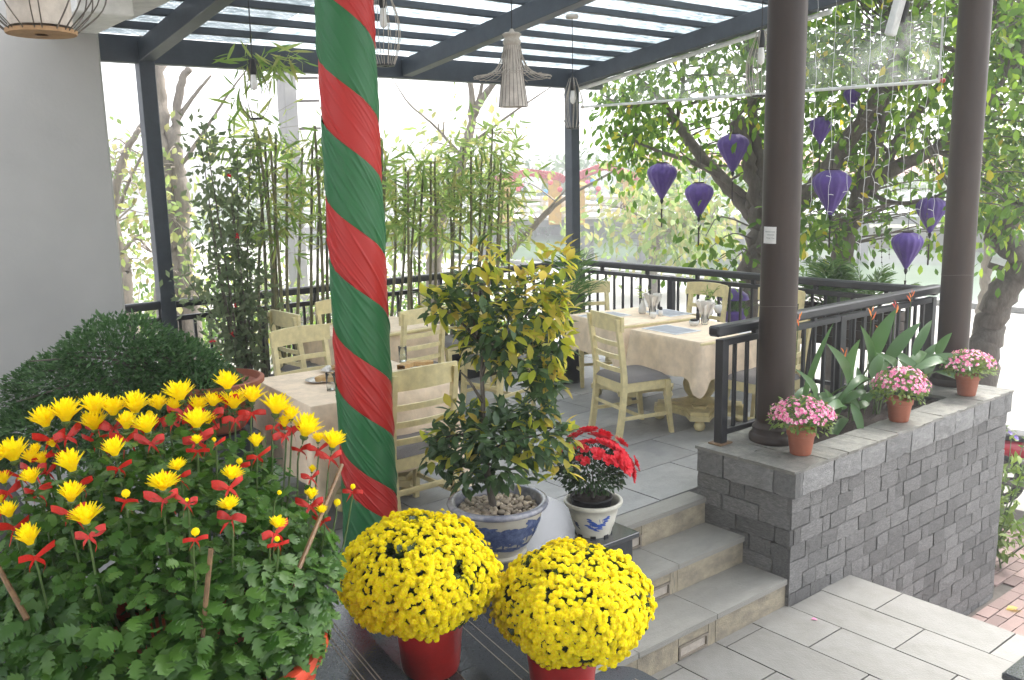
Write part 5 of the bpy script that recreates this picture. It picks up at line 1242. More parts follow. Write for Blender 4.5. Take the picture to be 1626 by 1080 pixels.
# crate planter with palm on the river side railing
c0 = at(1364, 520, X=7.42)
t = thing('wooden_crate_planter', 'dark wooden crate of palms hung outside the river side railing', 'planter', (7.40, c0.y, .3))
for k in range(4):
    z = c0.z-.16+k*.085; MB().bbox((7.25, c0.y-.36, z), (7.27, c0.y+.62, z+.075), .003).build('plank', M_['column'], t); MB().bbox((7.53, c0.y-.36, z), (7.55, c0.y+.62, z+.075), .003).build('plank', M_['column'], t)
for y in (c0.y-.38, c0.y+.62):
    for k in range(4): MB().bbox((7.25, y, c0.z-.16+k*.085), (7.55, y+.018, c0.z-.085+k*.085), .003).build('plank', M_['column'], t)
MB().box((7.272, c0.y-.36, c0.z-.15), (7.528, c0.y+.61, c0.z+.13)).build('soil', M_['soil'], t)
for y in (c0.y-.3, c0.y+.5): MB().bar((7.13, y, c0.z+.12), (7.26, y, c0.z+.12), .03, .01).build('hook', M_['steel'], t); MB().bar((7.40, y, GZ), (7.40, y, c0.z-.16), .05, .05).build('stand_leg', M_['steel'], t)
r = random.Random(5); sp = []
for k in range(24):
    a = k*2.4; q = r.uniform(.1, .42); sp.append((q*math.cos(a)*.7, q*math.sin(a), r.uniform(.35, .62)-q*.6, r.uniform(.03, .14)))
fronds(t, (7.40, c0.y+.30, c0.z+.1), sp, .20, 7)
fronds(t, (7.40, c0.y-.10, c0.z+.1), sp[:12], .18, 8)
# purple pot strapped to the tree
p = at(1163, 488, X=8.05)
t = thing('purple_flower_pot', 'purple pot of grassy leaves under a purple cloth cap beside the tree trunk', 'flower pot', (p.x, p.y, p.z-.12))
MB().lathe([(.09, 0), (.14, .03), (.17, .10), (.16, .13), (.02, .12)], 24, (p.x, p.y, p.z-.16), True).build('pot', M_['purple'], t, True)
MB().lathe([(.175, -.05), (.165, 0), (.10, .05), (.03, .07), (.001, .072)], 16, (p.x, p.y, p.z+.14), wob=.05).build('cloth_cap', M_['purple'], t, True)
P = np.array([[p.x, p.y, p.z-.04]]*160)+rng.normal(size=(160, 3))*np.array([.06, .06, .02]); D = rng.normal(size=(160, 3))*np.array([.5, .5, .3])+np.array([0, 0, .8])
V, T = scatter(leaf_tmpl(.07, 3, .3, .1), P, D, rdir(160), rng.uniform(.12, .22, 160)); inst('foliage', npmesh('foliage', V, T, M_['palm']), t, Matrix.Identity(4))['kind'] = 'stuff'
MB().bar((p.x, p.y, GZ), (p.x, p.y, p.z-.16), .06, .06).build('stand', M_['tanwood'], t)

# ================================================================== LAMPS, STRINGS, BLIND
def cord(t, x, y, z0, z1, rose=True):
    MB().tube([(x, y, z0), (x+.002, y, (z0+z1)/2), (x, y, z1)], .004, 6).build('cord', M_['black'], t)
    if rose: MB().lathe([(.05, 0), (.055, .01), (.055, .03), (.02, .035)], 20, (x, y, z1-.03), True, True).build('ceiling_rose', M_['shade'], t, True)
p = at(815, 170, d=6.35); LX, LY, LB = p.x, p.y, p.z
t = thing('rattan_pendant', 'pale rattan pendant with flared skirt and long tapered shade at the middle of the patio', 'pendant lamp', (LX, LY, LB))
cord(t, LX, LY, LB+.46, zb(LY)+.2)
MB().lathe([(.10, 0), (.096, .02), (.072, .22), (.055, .38), (.052, .40)], 32, (LX, LY, LB)).build('inner_shade', M_['shade'], t, True)
MB().lathe([(.052, .40), (.062, .42), (.060, .435), (.05, .445), (.058, .462), (.066, .475), (.05, .485), (.02, .49), (.01, .51)], 24, (LX, LY, LB)).build('neck', M_['rattan'], t, True)
for k in range(26):
    a = 2*math.pi*k/26; o = Vector((math.cos(a), math.sin(a), 0)); b = Vector((LX, LY, LB)); MB().tube(catmull([b+o*.056+Vector((0, 0, .40)), b+o*.075+Vector((0, 0, .32)), b+o*.12+Vector((0, 0, .245)), b+o*.20+Vector((0, 0, .205)), b+o*.265+Vector((0, 0, .195+.01*math.sin(k*2.3)))], 3), .0026, 4).build('strand', M_['rattan'], t)
for k in range(20):
    a = 2*math.pi*k/20; o = Vector((math.cos(a), math.sin(a), 0)); b = Vector((LX, LY, LB)); MB().tube([b+o*.1015+Vector((0, 0, 0)), b+o*.0745+Vector((0, 0, .22)), b+o*.0575+Vector((0, 0, .37))], .0016, 3).build('shade_rib', M_['wire'], t)
m = MB()
for rr, zz in ((.265, .197), (.16, .222)): m.tube([(LX+rr*math.cos(a), LY+rr*math.sin(a), LB+zz) for a in np.linspace(0, 2*math.pi, 41)], .0025, 4)
m.build('hoop', M_['rattan'], t)
def cage(label, x, y, zbm, h, R, n, ztop, shape, wire='wire', wr=.0022, bulb=True, shade=None, group='wire cage pendant lamps', seed=0):
    """wire cage pendant; shape = radius factors from bottom to top"""
    t = thing('wire_pendant', label, 'pendant lamp', (x, y, zbm), group); r = random.Random(seed)
    for k in range(n):
        a = 2*math.pi*k/n+r.uniform(-.08, .08); q = []
        for i, f in enumerate(shape): aa = a+.25*i/len(shape)*(1 if k % 2 else -1); q.append((x+R*f*math.cos(aa), y+R*f*math.sin(aa), zbm+h*i/(len(shape)-1)))
        MB().tube(catmull(q, 4), wr, 4).build('cage_wire', M_[wire], t)
    MB().lathe([(.02, 0), (R*shape[0]*1.02, .001), (R*shape[0]*1.05, .012), (.02, .014)], 24, (x, y, zbm-.006)).build('base_disc', M_['tanwood'] if shade else M_['steel'], t)
    if bulb:
        MB().lathe([(.018, h*.75), (.022, h*.8), (.022, h*1.0), (.012, h*1.02)], 14, (x, y, zbm), True).build('socket', M_['black'], t, True)
        MB().lathe([(.001, h*.48), (.02, h*.52), (.024, h*.6), (.016, h*.75)], 14, (x, y, zbm)).build('bulb', M_['white'], t, True)
    if shade: MB().lathe([(shade, .015), (shade, h*.95)], 28, (x, y, zbm)).build('inner_shade', M_['shade'], t, True)
    cord(t, x, y, zbm+h, ztop); return t
p = at(66, 52, d=2.75); cage('big wire cage pendant round a cream drum at the top left corner', p.x, p.y, p.z, .36, .185, 22, 3.9, [.5, .92, 1.0, .9, .6, .35], wr=.0022, bulb=False, shade=.085, seed=1)
p = at(612, 104, d=5.7); cage('tall wire cage pendant peeping out right of the wrapped pole', p.x, p.y, p.z, .44, .10, 14, zb(p.y)+.2, [.55, .85, 1.0, .95, .7, .3], wr=.0022, wire='rattan', seed=2)
p = at(407, 189, d=5.9); cage('thin wire cage pendant with a black socket over the first bamboo', p.x, p.y, p.z, .36, .095, 12, zb(p.y)+.2, [.4, .85, 1.0, .8, .5, .25], wr=.0016, seed=3)
p = at(910, 204, d=8.0); cage('long wire cage pendant hanging beside the corner post', p.x, p.y, p.z, .42, .095, 14, zb(p.y)+.2, [.55, .9, 1.0, .9, .6, .3], wr=.002, wire='rattan', seed=4)
p = at(1207, 153, d=6.3); cage('wire cage pendant half hidden behind the nearer brown column', p.x, p.y, p.z, .42, .10, 14, zb(p.y)+.2, [.55, .9, 1.0, .9, .6, .3], wr=.002, wire='rattan', seed=5)
# silk lanterns in the tree
def lantern(x, y, d, wpx, label, tassel=True):
    p = at(x, y, d=d); R = wpx/FPX*d/2*1.02; h = R*2.35; c = (p.x, p.y, p.z-h*.5)
    t = thing('silk_lantern', label, 'lantern', c, 'purple silk lanterns hung in the tree')
    nr = 14; prof = [(.08, 0), (.14, .03), (.34, .18), (.62, .38), (.86, .55), (.98, .68), (1.0, .76), (.94, .84), (.76, .92), (.48, .98), (.34, 1.0)]
    V = []; n = nr*4
    for (f, z) in prof:
        for k in range(n):
            a = 2*math.pi*k/n; rr = R*f*(1-.085*(1-abs(math.cos(a*nr/2)))*min(1, f*1.5)); V.append((c[0]+rr*math.cos(a), c[1]+rr*math.sin(a), c[2]+h*z))
    F = [(i*n+k, i*n+(k+1) % n, i*n+n+(k+1) % n, i*n+n+k) for i in range(len(prof)-1) for k in range(n)]
    MB().add(V, F).build('silk_shade', M_['purple'], t, True)
    MB().lathe([(R*.36, 0), (R*.36, .012), (R*.2, .014)], 16, (c[0], c[1], c[2]+h), True, True).build('top_ring', M_['column'], t)
    MB().lathe([(R*.10, 0), (R*.13, -.02), (R*.05, -.05), (.001, -.055)], 10, c).build('bottom_cap', M_['black'], t)
    MB().tube([(c[0], c[1], c[2]+h), (c[0]+.01, c[1], c[2]+h+.25), (c[0], c[1], c[2]+h+.6)], .003, 4).build('hanging_cord', M_['black'], t)
    if tassel:
        MB().tube([(c[0], c[1], c[2]-.05), (c[0], c[1], c[2]-.11)], .002, 4).build('tassel_cord', M_['black'], t)
        MB().lathe([(.012, 0), (.008, -.03), (.009, -.2), (.002, -.21)], 8, (c[0], c[1], c[2]-.11), True).build('tassel', M_['column'], t)
for a in ((1051, 288, 10.3, 46, 'purple silk lantern nearest the corner post, leftmost in the tree'), (1110, 318, 9.9, 44, 'purple silk lantern just right of the leftmost one and a little lower'), (1164, 243, 10.1, 48, 'purple silk lantern hanging beside the gnarled stub of the tree'),
          (1320, 306, 8.8, 58, 'largest purple silk lantern, right of the nearer brown column'), (1303, 208, 9.3, 34, 'small purple silk lantern half behind a twig above the largest one'), (1353, 156, 9.4, 26, 'purple silk lantern just under the edge of the plastic blind'),
          (1478, 342, 8.9, 46, 'purple silk lantern half hidden by the farther brown column'), (1440, 398, 8.3, 48, 'lowest purple silk lantern, above the corner of the railings')): lantern(*a)
# fairy light strings between the columns
r = random.Random(6); XS = 6.80
for k, (x, yb) in enumerate(((1287, 330), (1314, 350), (1343, 345), (1364, 440), (1385, 330), (1407, 330), (1430, 345), (1459, 380), (1481, 350))):
    e = at(x, yb, X=XS+.02); q = Vector((XS+.02, e.y, 3.42)); t = thing('light_string', ['fairy light string nearest the nearer brown column', 'second fairy light string from the nearer brown column', 'third fairy light string from the nearer brown column', 'longest fairy light string, reaching down to the palms', 'middle fairy light string between the brown columns', 'fourth fairy light string from the farther column', 'third fairy light string from the farther column', 'second fairy light string from the farther column', 'fairy light string nearest the farther brown column'][k], 'string light', (q.x, q.y, q.z), 'fairy light strings between the columns')
    n = 26; pts = [q.lerp(e, i/n)+Vector((r.gauss(0, .004), r.gauss(0, .006), 0)) for i in range(n+1)]; MB().tube(pts, .0016, 4).build('wire', M_['whitepaint'], t)
    bm_ = [MB().tube([(0, 0, 0), (0, s*.022, .004), (0, s*.045, .002)], .0028, 5).mesh('bulb', M_['whitepaint']) for s in (-1, 1)]
    for i in range(1, n, 2): inst('bulb', r.choice(bm_), t, Matrix.Translation(pts[i]) @ Matrix.Rotation(r.uniform(-.5, .5), 4, 'X'))
# faint bead strings lower down
for k, (x, y0, y1) in enumerate(((1388, 345, 418), (1400, 350, 425), (1412, 340, 412), (1472, 340, 405))):
    a, b = at(x, y0, X=8.2), at(x, y1, X=8.2); t = thing('bead_string', ['dark bead string left of the lowest lantern', 'dark bead string second left of the lowest lantern', 'dark bead string closest to the left of the lowest lantern', 'dark bead string right of the lowest lantern'][k], 'bead string', a, 'dark bead strings hanging from the tree')
    MB().tube([a+Vector((0, 0, .7)), a, b], .0015, 4).build('thread', M_['wire'], t)
    for i in range(9): MB().lathe([(.001, -.01), (.009, 0), (.001, .01)], 6, a.lerp(b, i/9)).build('bead', M_['wire'], t)
# clear plastic roll-down blind
XBl = 6.97; yl, yr_ = 7.40, 3.46; zl, zr = at(915, 171, X=XBl).z, at(1500, 128, X=XBl).z
t = thing('plastic_blind', 'clear plastic roll-down blind hanging under the pergola beam between post and column', 'blind', (XBl, 5.4, 2.6))
V = []; n, m_ = 40, 12
for i in range(n+1):
    u = i/n; Y = yl+(yr_-yl)*u; zbot = zl+(zr-zl)*u; ztop = min(zb(Y)-.05, zbot+.50)
    for j in range(m_+1):
        v = j/m_; w_ = .010*math.sin(u*23+v*2)+.014*math.sin(u*9+v*5)*v*(1-v)*3+.02*math.exp(-((u-.68)/.10)**2)*math.sin(v*9)
        V.append((XBl+w_, Y, zbot+(ztop-zbot)*v))
MB().add(V, [(i*(m_+1)+j, (i+1)*(m_+1)+j, (i+1)*(m_+1)+j+1, i*(m_+1)+j+1) for i in range(n) for j in range(m_)]).build('plastic_sheet', M_['plastic'], t, True)
MB().tube([(XBl, yl, zl), (XBl, yr_, zr)], .013, 8).build('bottom_bar', M_['whitepaint'], t)
MB().tube([(XBl-.0, yl, zb(yl)-.03), (XBl, 4.4, zb(4.4)-.03)], .022, 10).build('roller', M_['whitepaint'], t)
MB().tube([(XBl, yr_, zr), (XBl, yr_, zr+.46)], .008, 6).build('edge_hem', M_['whitepaint'], t)
MB().lathe([(.001, -.02), (.018, -.01), (.018, .01), (.001, .02)], 12, (XBl, yr_-.03, zr)).build('red_knob', M_['redbow'], t, True)
p = at(1424, 22, X=6.75); t = thing('floodlight', 'white floodlight box clamped to the pergola beam between the columns', 'floodlight', p)
MB().bbox((-.05, -.035, -.16), (.03, .035, .16), .012, Matrix.Translation(p) @ Matrix.Rotation(.25, 4, 'X')).build('lamp_body', M_['whitepaint'], t)
MB().bbox((.032, -.05, -.06), (.07, .05, .10), .01, Matrix.Translation(p) @ Matrix.Rotation(.25, 4, 'X')).build('bracket', M_['black'], t)
# ================================================================== TREES
TL = leaf_tmpl(.5, 3, .18, .12, [.85, 1])
def tree(name, label, limbs, clusters, leafmat_, barkmat, per, size, crad, seed, cat='tree', loc=None, drop=-.55, group=None, tmpl=TL):
    """limbs: list of (points, radii); clusters: points that carry leaves, each tied back to the nearest limb by a twig"""
    g = np.random.default_rng(seed); r = random.Random(seed); L0 = loc or limbs[0][0][0]
    t = thing(name, label, cat, tuple(L0), group); allp = []
    for i, (pts, rr) in enumerate(limbs):
        c = catmull(pts, 6); n = len(c); rad_ = interp(rr, n)
        c = [p+Vector((r.gauss(0, 1), r.gauss(0, 1), 0))*rad_[k]*.16 for k, p in enumerate(c)]; rad_ = [q*(1+r.uniform(-.09, .09)) for q in rad_]
        MB().tube(c, rad_, 10 if rr[0] > .05 else 6).build('trunk' if i == 0 else 'limb', barkmat, t, True); allp += c[n//3:] if i == 0 else c
    tw = MB(); P = []; D = []
    for c in clusters:
        c = Vector(c); q = min(allp, key=lambda a: (a-c).length+abs(a.z-c.z)*.3)
        if (q-c).length < 3.2:
            m = q.lerp(c, .5)+Vector((r.gauss(0, .12), r.gauss(0, .12), r.uniform(0, .25)))*min(1, (q-c).length); cc = catmull([q, m, c], 3); tw.tube(cc, interp([.014, .008, .004], len(cc)), 4, False)
        n = int(per*r.uniform(.6, 1.4)); o = g.normal(size=(n, 3))*crad; P += list(np.array(c)+o); d = unit(o)*.6+g.normal(size=(n, 3))*.5; d[:, 2] += drop; D += list(d)
    if tw.v: tw.build('twigs', barkmat, t)['kind'] = 'stuff'
    if P:
        N = rdir(len(P))*.6+np.array([0, 0, .7]); V, T = scatter(tmpl, P, D, N, g.uniform(size*.7, size*1.2, len(P))); inst('crown', npmesh('crown', V, T, leafmat_), t, Matrix.Identity(4))
    return t
def A(x, y, X): return at(x, y, X=X)
gz = lambda p: Vector((p.x, p.y, GZ))
rc = random.Random(21)
def inpoly_rows(rows, n, dlo, dhi):
    """cluster centres through a slab of air: rows (y, x0, x1) bound the crown as seen from the terrace, depth spread dlo..dhi"""
    out = []; ys = [a[0] for a in rows]
    while len(out) < n:
        y = rc.uniform(ys[0], ys[-1]); x0 = np.interp(y, ys, [a[1] for a in rows]); x1 = np.interp(y, ys, [a[2] for a in rows]); x = rc.uniform(x0, x1)
        p = at(x, y, d=rc.uniform(max(dlo, 7.8/(.6257+.78*(x-813)/FPX)), dhi))
        if p.x < 7.75: continue
        if p.x < 9.2 and y > 120 and rc.random() < .72: continue
        if any(abs(x-lx) < 34 and -42 < y-ly < 48 and (p-Vector((0, 0, EYE))).length < 11.4 for lx, ly in ((1051, 288), (1110, 318), (1164, 243), (1320, 306), (1303, 208), (1478, 342), (1440, 398))): continue
        out.append(p)
    return out
# the leaning tree behind the nearer column
X1 = 8.75
b = A(1190, 500, X1)
limbs = [([gz(b)+Vector((0, .05, 0)), A(1192, 500, X1), A(1196, 420, X1), A(1204, 350, X1), A(1198, 320, X1)], [.17, .15, .13, .12, .10]),
         ([A(1206, 360, X1), A(1160, 300, X1), A(1110, 245, X1), A(1075, 195, X1), A(1050, 160, X1-.1), A(1010, 120, X1)], [.085, .08, .07, .06, .045, .02]),
         ([A(1196, 320, X1), A(1150, 285, X1-.2), A(1100, 258, X1-.3), A(1040, 238, X1-.4), A(990, 215, X1-.5)], [.045, .035, .03, .022, .012]),
         ([A(1206, 340, X1), A(1192, 280, X1-.1), A(1182, 230, X1-.15), A(1168, 190, X1-.2)], [.085, .08, .085, .10]),
         ([A(1212, 330, X1), A(1204, 250, X1), A(1196, 190, X1), A(1190, 90, X1)], [.07, .06, .06, .04]),
         ([A(1206, 400, X1), A(1240, 345, X1), A(1290, 300, X1), A(1335, 240, X1+.2), A(1390, 165, X1+.2), A(1440, 60, X1+.3)], [.12, .11, .10, .095, .085, .05]),
         ([A(1335, 240, X1+.2), A(1400, 150, X1-.2), A(1470, 130, X1-.3), A(1540, 110, X1-.3)], [.07, .06, .04, .02]),
         ([A(1050, 160, X1-.1), A(1000, 170, X1-.4), A(955, 150, X1-.6)], [.03, .02, .01]), ([A(1075, 195, X1), A(1085, 120, X1), A(1090, 40, X1)], [.03, .025, .015])]
cl = inpoly_rows([(-220, 960, 1420), (0, 970, 1440), (90, 955, 1450), (170, 965, 1450), (215, 1000, 1420), (255, 1060, 1400), (290, 1100, 1330)], 250, 7.6, 12.8)
cl += inpoly_rows([(150, 960, 1040), (220, 985, 1030), (262, 990, 1030)], 24, 10.5, 12.5)
cl += inpoly_rows([(340, 1090, 1140), (420, 1130, 1150), (460, 1140, 1155)], 4, 9.0, 9.8)
tree('leaning_tree', 'leaning broad leaved tree behind the nearer brown column, hung with purple lanterns', limbs, cl, M_['canopy'], M_['bark'], 34, .115, .22, 31)
# second tree, right of the column
X2 = 9.3
b = A(1330, 470, X2)
limbs = [([gz(b)+Vector((.05, 0, 0)), A(1328, 470, X2), A(1336, 410, X2), A(1352, 350, X2), A(1385, 292, X2), A(1430, 262, X2)], [.15, .13, .12, .11, .10, .08]),
         ([A(1430, 262, X2), A(1480, 240, X2+.2), A(1540, 190, X2+.3), A(1600, 120, X2+.4)], [.07, .06, .045, .02]), ([A(1345, 370, X2), A(1368, 300, X2-.1), A(1388, 240, X2-.2), A(1400, 190, X2-.2), A(1420, 60, X2)], [.08, .075, .065, .055, .03]),
         ([A(1390, 290, X2), A(1440, 200, X2), A(1490, 140, X2), A(1560, 60, X2)], [.06, .05, .04, .02]), ([A(1375, 305, X2), A(1420, 322, X2-.3), A(1470, 318, X2-.5), A(1510, 300, X2-.6)], [.03, .025, .018, .008])]
cl = inpoly_rows([(-220, 1330, 1680), (0, 1330, 1690), (150, 1290, 1690), (230, 1290, 1690), (285, 1300, 1690), (330, 1280, 1680), (375, 1300, 1660)], 250, 7.8, 12)
cl += inpoly_rows([(330, 1270, 1340), (400, 1262, 1330)], 10, 9, 9.8)
tree('forked_tree', 'forked broad leaved tree between the two brown columns', limbs, cl, M_['canopy'], M_['bark'], 34, .115, .22, 32)
# crooked tree at the right edge
X3 = 10.2
b = A(1560, 600, X3)
limbs = [([gz(b), A(1562, 600, X3), A(1566, 540, X3), A(1585, 480, X3), A(1622, 425, X3), A(1612, 398, X3), A(1585, 378, X3), A(1592, 352, X3), A(1640, 325, X3), A(1720, 280, X3)], [.16, .15, .155, .15, .15, .13, .12, .12, .12, .10]), ([A(1640, 325, X3), A(1660, 220, X3), A(1650, 100, X3)], [.08, .06, .04])]
cl = inpoly_rows([(-150, 1500, 1760), (0, 1540, 1760), (200, 1550, 1760), (310, 1556, 1700)], 110, 9.2, 12)
tree('crooked_tree', 'crooked trunk with a dog leg bend beyond the end of the planter', limbs, cl, M_['canopy'], M_['bark'], 30, .115, .22, 33)
p = A(1583, 420, X3-.15); t = thing('tree_spotlight', 'small grey spotlight strapped to the crooked trunk', 'spotlight', p)
Mx = Matrix.Translation(p) @ Matrix.Rotation(.7, 4, 'Y') @ Matrix.Rotation(.5, 4, 'Z'); MB().bbox((-.07, -.08, -.05), (.05, .08, .05), .01, Mx).build('housing', M_['wire'], t); MB().bbox((-.078, -.07, -.042), (-.071, .07, .042), .002, Mx).build('lens', M_['whitepaint'], t); MB().bar(p, p+Vector((.12, -.1, .0)), .02, .02).build('bracket', M_['wire'], t)
# slim pale trunk by the kerb
p0 = at(1548, 560, d=13.5)
tree('slim_tree', 'slim pale trunk standing behind the crooked tree', [([gz(p0), at(1555, 520, d=13.5), at(1566, 450, d=13.5), at(1572, 380, d=13.5), at(1570, 250, d=13.5)], [.09, .085, .08, .07, .05]), ([at(1570, 400, d=13.5), at(1590, 340, d=13.3), at(1600, 280, d=13.2)], [.04, .03, .01])], inpoly_rows([(180, 1530, 1640), (330, 1545, 1620)], 14, 13, 14), M_['farleaf'], M_['bark_pale'], 20, .13, .25, 36)
# pale bare trunk at the left
D4 = 12.5
def B(x, y, d=D4): return at(x, y, d=d)
limbs = [([gz(B(272, 470)), B(270, 470), B(264, 380), B(256, 300), B(250, 200), B(243, 110), B(240, 20)], [.22, .20, .18, .17, .16, .15, .13]), ([B(290, 330), B(278, 250), B(270, 205)], [.09, .10, .08]), ([gz(B(300, 480)), B(298, 470), B(290, 380), B(288, 300), B(277, 235), B(280, 190), B(288, 130), B(300, 108)], [.14, .13, .11, .10, .09, .06, .05, .05]),
         ([B(282, 190), B(310, 150), B(335, 120)], [.035, .025, .015]), ([B(245, 180), B(225, 200), B(205, 235)], [.05, .04, .02]), ([B(290, 260), B(330, 200), B(362, 150), B(400, 100)], [.03, .022, .015, .008])]
tree('bare_pale_tree', 'big pale tree trunk with broken limbs beyond the railing, left', limbs, [B(rc.uniform(255, 300), rc.uniform(240, 460), D4+rc.uniform(-.6, .3)) for _ in range(16)], M_['farleaf'], M_['bark_pale'], 14, .14, .28, 37)
limbs = [([gz(B(200, 470, 11.5)), B(198, 470, 11.5), B(190, 420, 11.5), B(180, 340, 11.5), B(196, 250, 11.5), B(222, 205, 11.5)], [.17, .15, .11, .06, .05, .03]), ([B(182, 350, 11.5), B(205, 290, 11.3), B(235, 225, 11.2)], [.03, .02, .01]), ([B(180, 420, 11.5), B(215, 380, 11.4), B(240, 400, 11.3)], [.025, .02, .01])]
tree('leaning_pale_tree', 'pale leaning tree with thin bare branches next to the white wall', limbs, [B(rc.uniform(165, 240), rc.uniform(215, 450), 11.5+rc.uniform(-.8, 1.5)) for _ in range(46)], M_['farleaf'], M_['bark_pale'], 13, .11, .22, 38)
# fine branched tree in the middle distance, behind the bamboo
D5 = 14
limbs = [([gz(B(690, 440, D5)), B(690, 440, D5), B(700, 340, D5), B(735, 250, D5), B(750, 180, D5), B(742, 100, D5)], [.13, .12, .10, .08, .06, .03]), ([B(750, 185, D5), B(775, 145, D5), B(800, 112, D5)], [.06, .05, .03]), ([B(752, 180, D5), B(765, 140, D5), B(770, 100, D5)], [.04, .03, .015]), ([B(735, 250, D5), B(690, 200, D5), B(650, 165, D5), B(620, 120, D5)], [.03, .022, .014, .007]), ([B(745, 230, D5), B(820, 175, D5), B(880, 135, D5)], [.025, .018, .008]), ([B(790, 420, D5), B(840, 370, D5), B(890, 320, D5), B(960, 280, D5), B(1010, 250, D5)], [.05, .04, .03, .02, .01]), ([B(786, 440, D5), B(845, 360, D5), B(900, 300, D5)], [.04, .03, .01])]
tree('grey_branched_tree', 'grey tree with bare fanned branches behind the bamboo, right of the wrapped pole', limbs, [B(rc.uniform(640, 820), rc.uniform(190, 420), D5+rc.uniform(-1, 1.5)) for _ in range(60)], M_['farleaf'], M_['bark_pale'], 12, .15, .26, 39)
# light green tree on the river bank
D6 = 25
limbs = [([gz(B(1036, 470, D6)), B(1036, 440, D6), B(1038, 400, D6), B(1046, 350, D6), B(1050, 310, D6)], [.14, .13, .12, .10, .05]), ([B(1040, 385, D6), B(1090, 350, D6), B(1150, 345, D6), B(1190, 360, D6)], [.07, .05, .03, .02]), ([B(1042, 370, D6), B(1010, 340, D6), B(985, 330, D6)], [.06, .04, .02])]
cl = [B(rc.gauss(1075, 62), rc.uniform(285, 400), D6+rc.uniform(-1.5, 1.5)) for _ in range(115)]
tree('river_bank_tree', 'light green spreading tree on the river bank in front of the bridge', limbs, cl, M_['farleaf'], M_['bark_pale'], 15, .26, .45, 40)
# bushes and far trees
r = random.Random(8)
for k, (x, y, d, w, h, lb, mt) in enumerate(((205, 430, 16, 1.6, 1.6, 'yellow green bush between the white wall and the left post', 'canopy'), (330, 440, 18, 1.8, 1.3, 'pale bush behind the dusky shrub', 'farleaf'), (480, 415, 17, 1.6, 1.4, 'pale bush glimpsed left of the wrapped pole', 'farleaf'), (640, 400, 20, 2.0, 1.6, 'pale bush glimpsed through the bamboo right of the pole', 'canopy'), (730, 405, 16, 1.5, 1.3, 'green bush glimpsed through the densest bamboo', 'canopy'), (560, 420, 15, 1.5, 1.2, 'green bush hidden mostly by the wrapped pole', 'canopy'), (290, 450, 15, 1.3, 1.1, 'low green bush right beside the left post', 'canopy'), (420, 425, 20, 1.8, 1.5, 'green bush behind the first bamboo canes', 'canopy'))):
    c = at(x, y, d=d); c.z = GZ+h*.55; tree('bush', lb, [([Vector((c.x, c.y, GZ)), Vector((c.x+.1, c.y, GZ+h*.4)), c], [.06, .04, .02])], [c+Vector((r.gauss(0, w*.4), r.gauss(0, w*.4), r.gauss(0, h*.3))) for _ in range(50)], M_[mt], M_['bark_pale'], 20, .13, .26, 50+k, 'bush', group='pale bushes beyond the railing')
for k, (x, ytop, d, w, lb) in enumerate(((760, 285, 62, 5, 'hazy tree beyond the gate, behind the leftmost bamboo tops'), (860, 262, 66, 5, 'hazy tall tree crown behind the festival gate, left of the corner post'), (945, 245, 64, 6, 'hazy tree crown just above the red gate ridge'), (1060, 250, 60, 6, 'hazy tree across the river behind the leftmost lantern'), (1180, 280, 58, 6, 'hazy tree across the river behind the leaning tree'), (1300, 290, 62, 6, 'hazy tree across the river right of the nearer column'), (1420, 300, 60, 6, 'hazy tree across the river between the columns'), (1570, 290, 58, 7, 'hazy tree across the river beside the crooked trunk'), (420, 330, 55, 5, 'hazy tree far behind the first bamboo'), (600, 340, 58, 5, 'hazy tree far behind the wrapped pole'))):
    c = at(x, ytop+30, d=d); z0 = -1.2; top = c.z
    tree('far_tree', lb, [([Vector((c.x, c.y, z0)), Vector((c.x+.3, c.y, (z0+top)/2)), Vector((c.x, c.y, top))], [.3, .22, .1])], [Vector((c.x+r.gauss(0, w*.36), c.y+r.gauss(0, w*.36), z0+(top-z0)*r.uniform(.35, 1.05))) for _ in range(80)], M_['fargreen'], M_['bark_pale'], 18, .55, .9, 70+k, group='hazy trees across the river')

# ================================================================== BRIDGE, FESTIVAL GATE, FAR THINGS
BA, BB_ = Vector((20.5, 42.5, 0)), Vector((44, 17.5, 0)); bd = (BB_-BA).normalized(); bnrm = Vector((-bd.y, bd.x, 0))
br = thing('river_bridge', 'pale concrete bridge with white railings crossing the green river', 'bridge', (31, 31, -2.2))
def bz(u): return -.80+.22*math.sin(math.pi*min(1, max(0, u)))
for k in range(12):
    u0, u1 = k/12, (k+1)/12; a = BA.lerp(BB_, u0); b = BA.lerp(BB_, u1); a.z = bz(u0)+.35; b.z = bz(u1)+.35
    MB().bar(a+bnrm*2+Vector((0, 0, .17)), b+bnrm*2+Vector((0, 0, .17)), 4.6, .14, c=.01).build('deck_slab', M_['whitepaint'], br)  # white colour stands in for bright daylight on the concrete deck top
    MB().bar(a+bnrm*2-Vector((0, 0, .08)), b+bnrm*2-Vector((0, 0, .08)), 4.2, .34, c=.02).build('girder', M_['concrete'] if 'concrete' in M_ else M_.setdefault('concrete', pm('grey_concrete', (.30, .29, .28), .9, .15, 1.5, .2, 10, col2=(.2, .2, .2), mix=.6)), br)
for u in (.12, .27, .42, .50, .64, .8):
    for off in (.6, 3.4):
        p = BA.lerp(BB_, u)+bnrm*off; MB().lathe([(.26, 0), (.26, bz(u)+2.6)], 14, (p.x, p.y, -2.45)).build('pier', M_['concrete'], br, True)
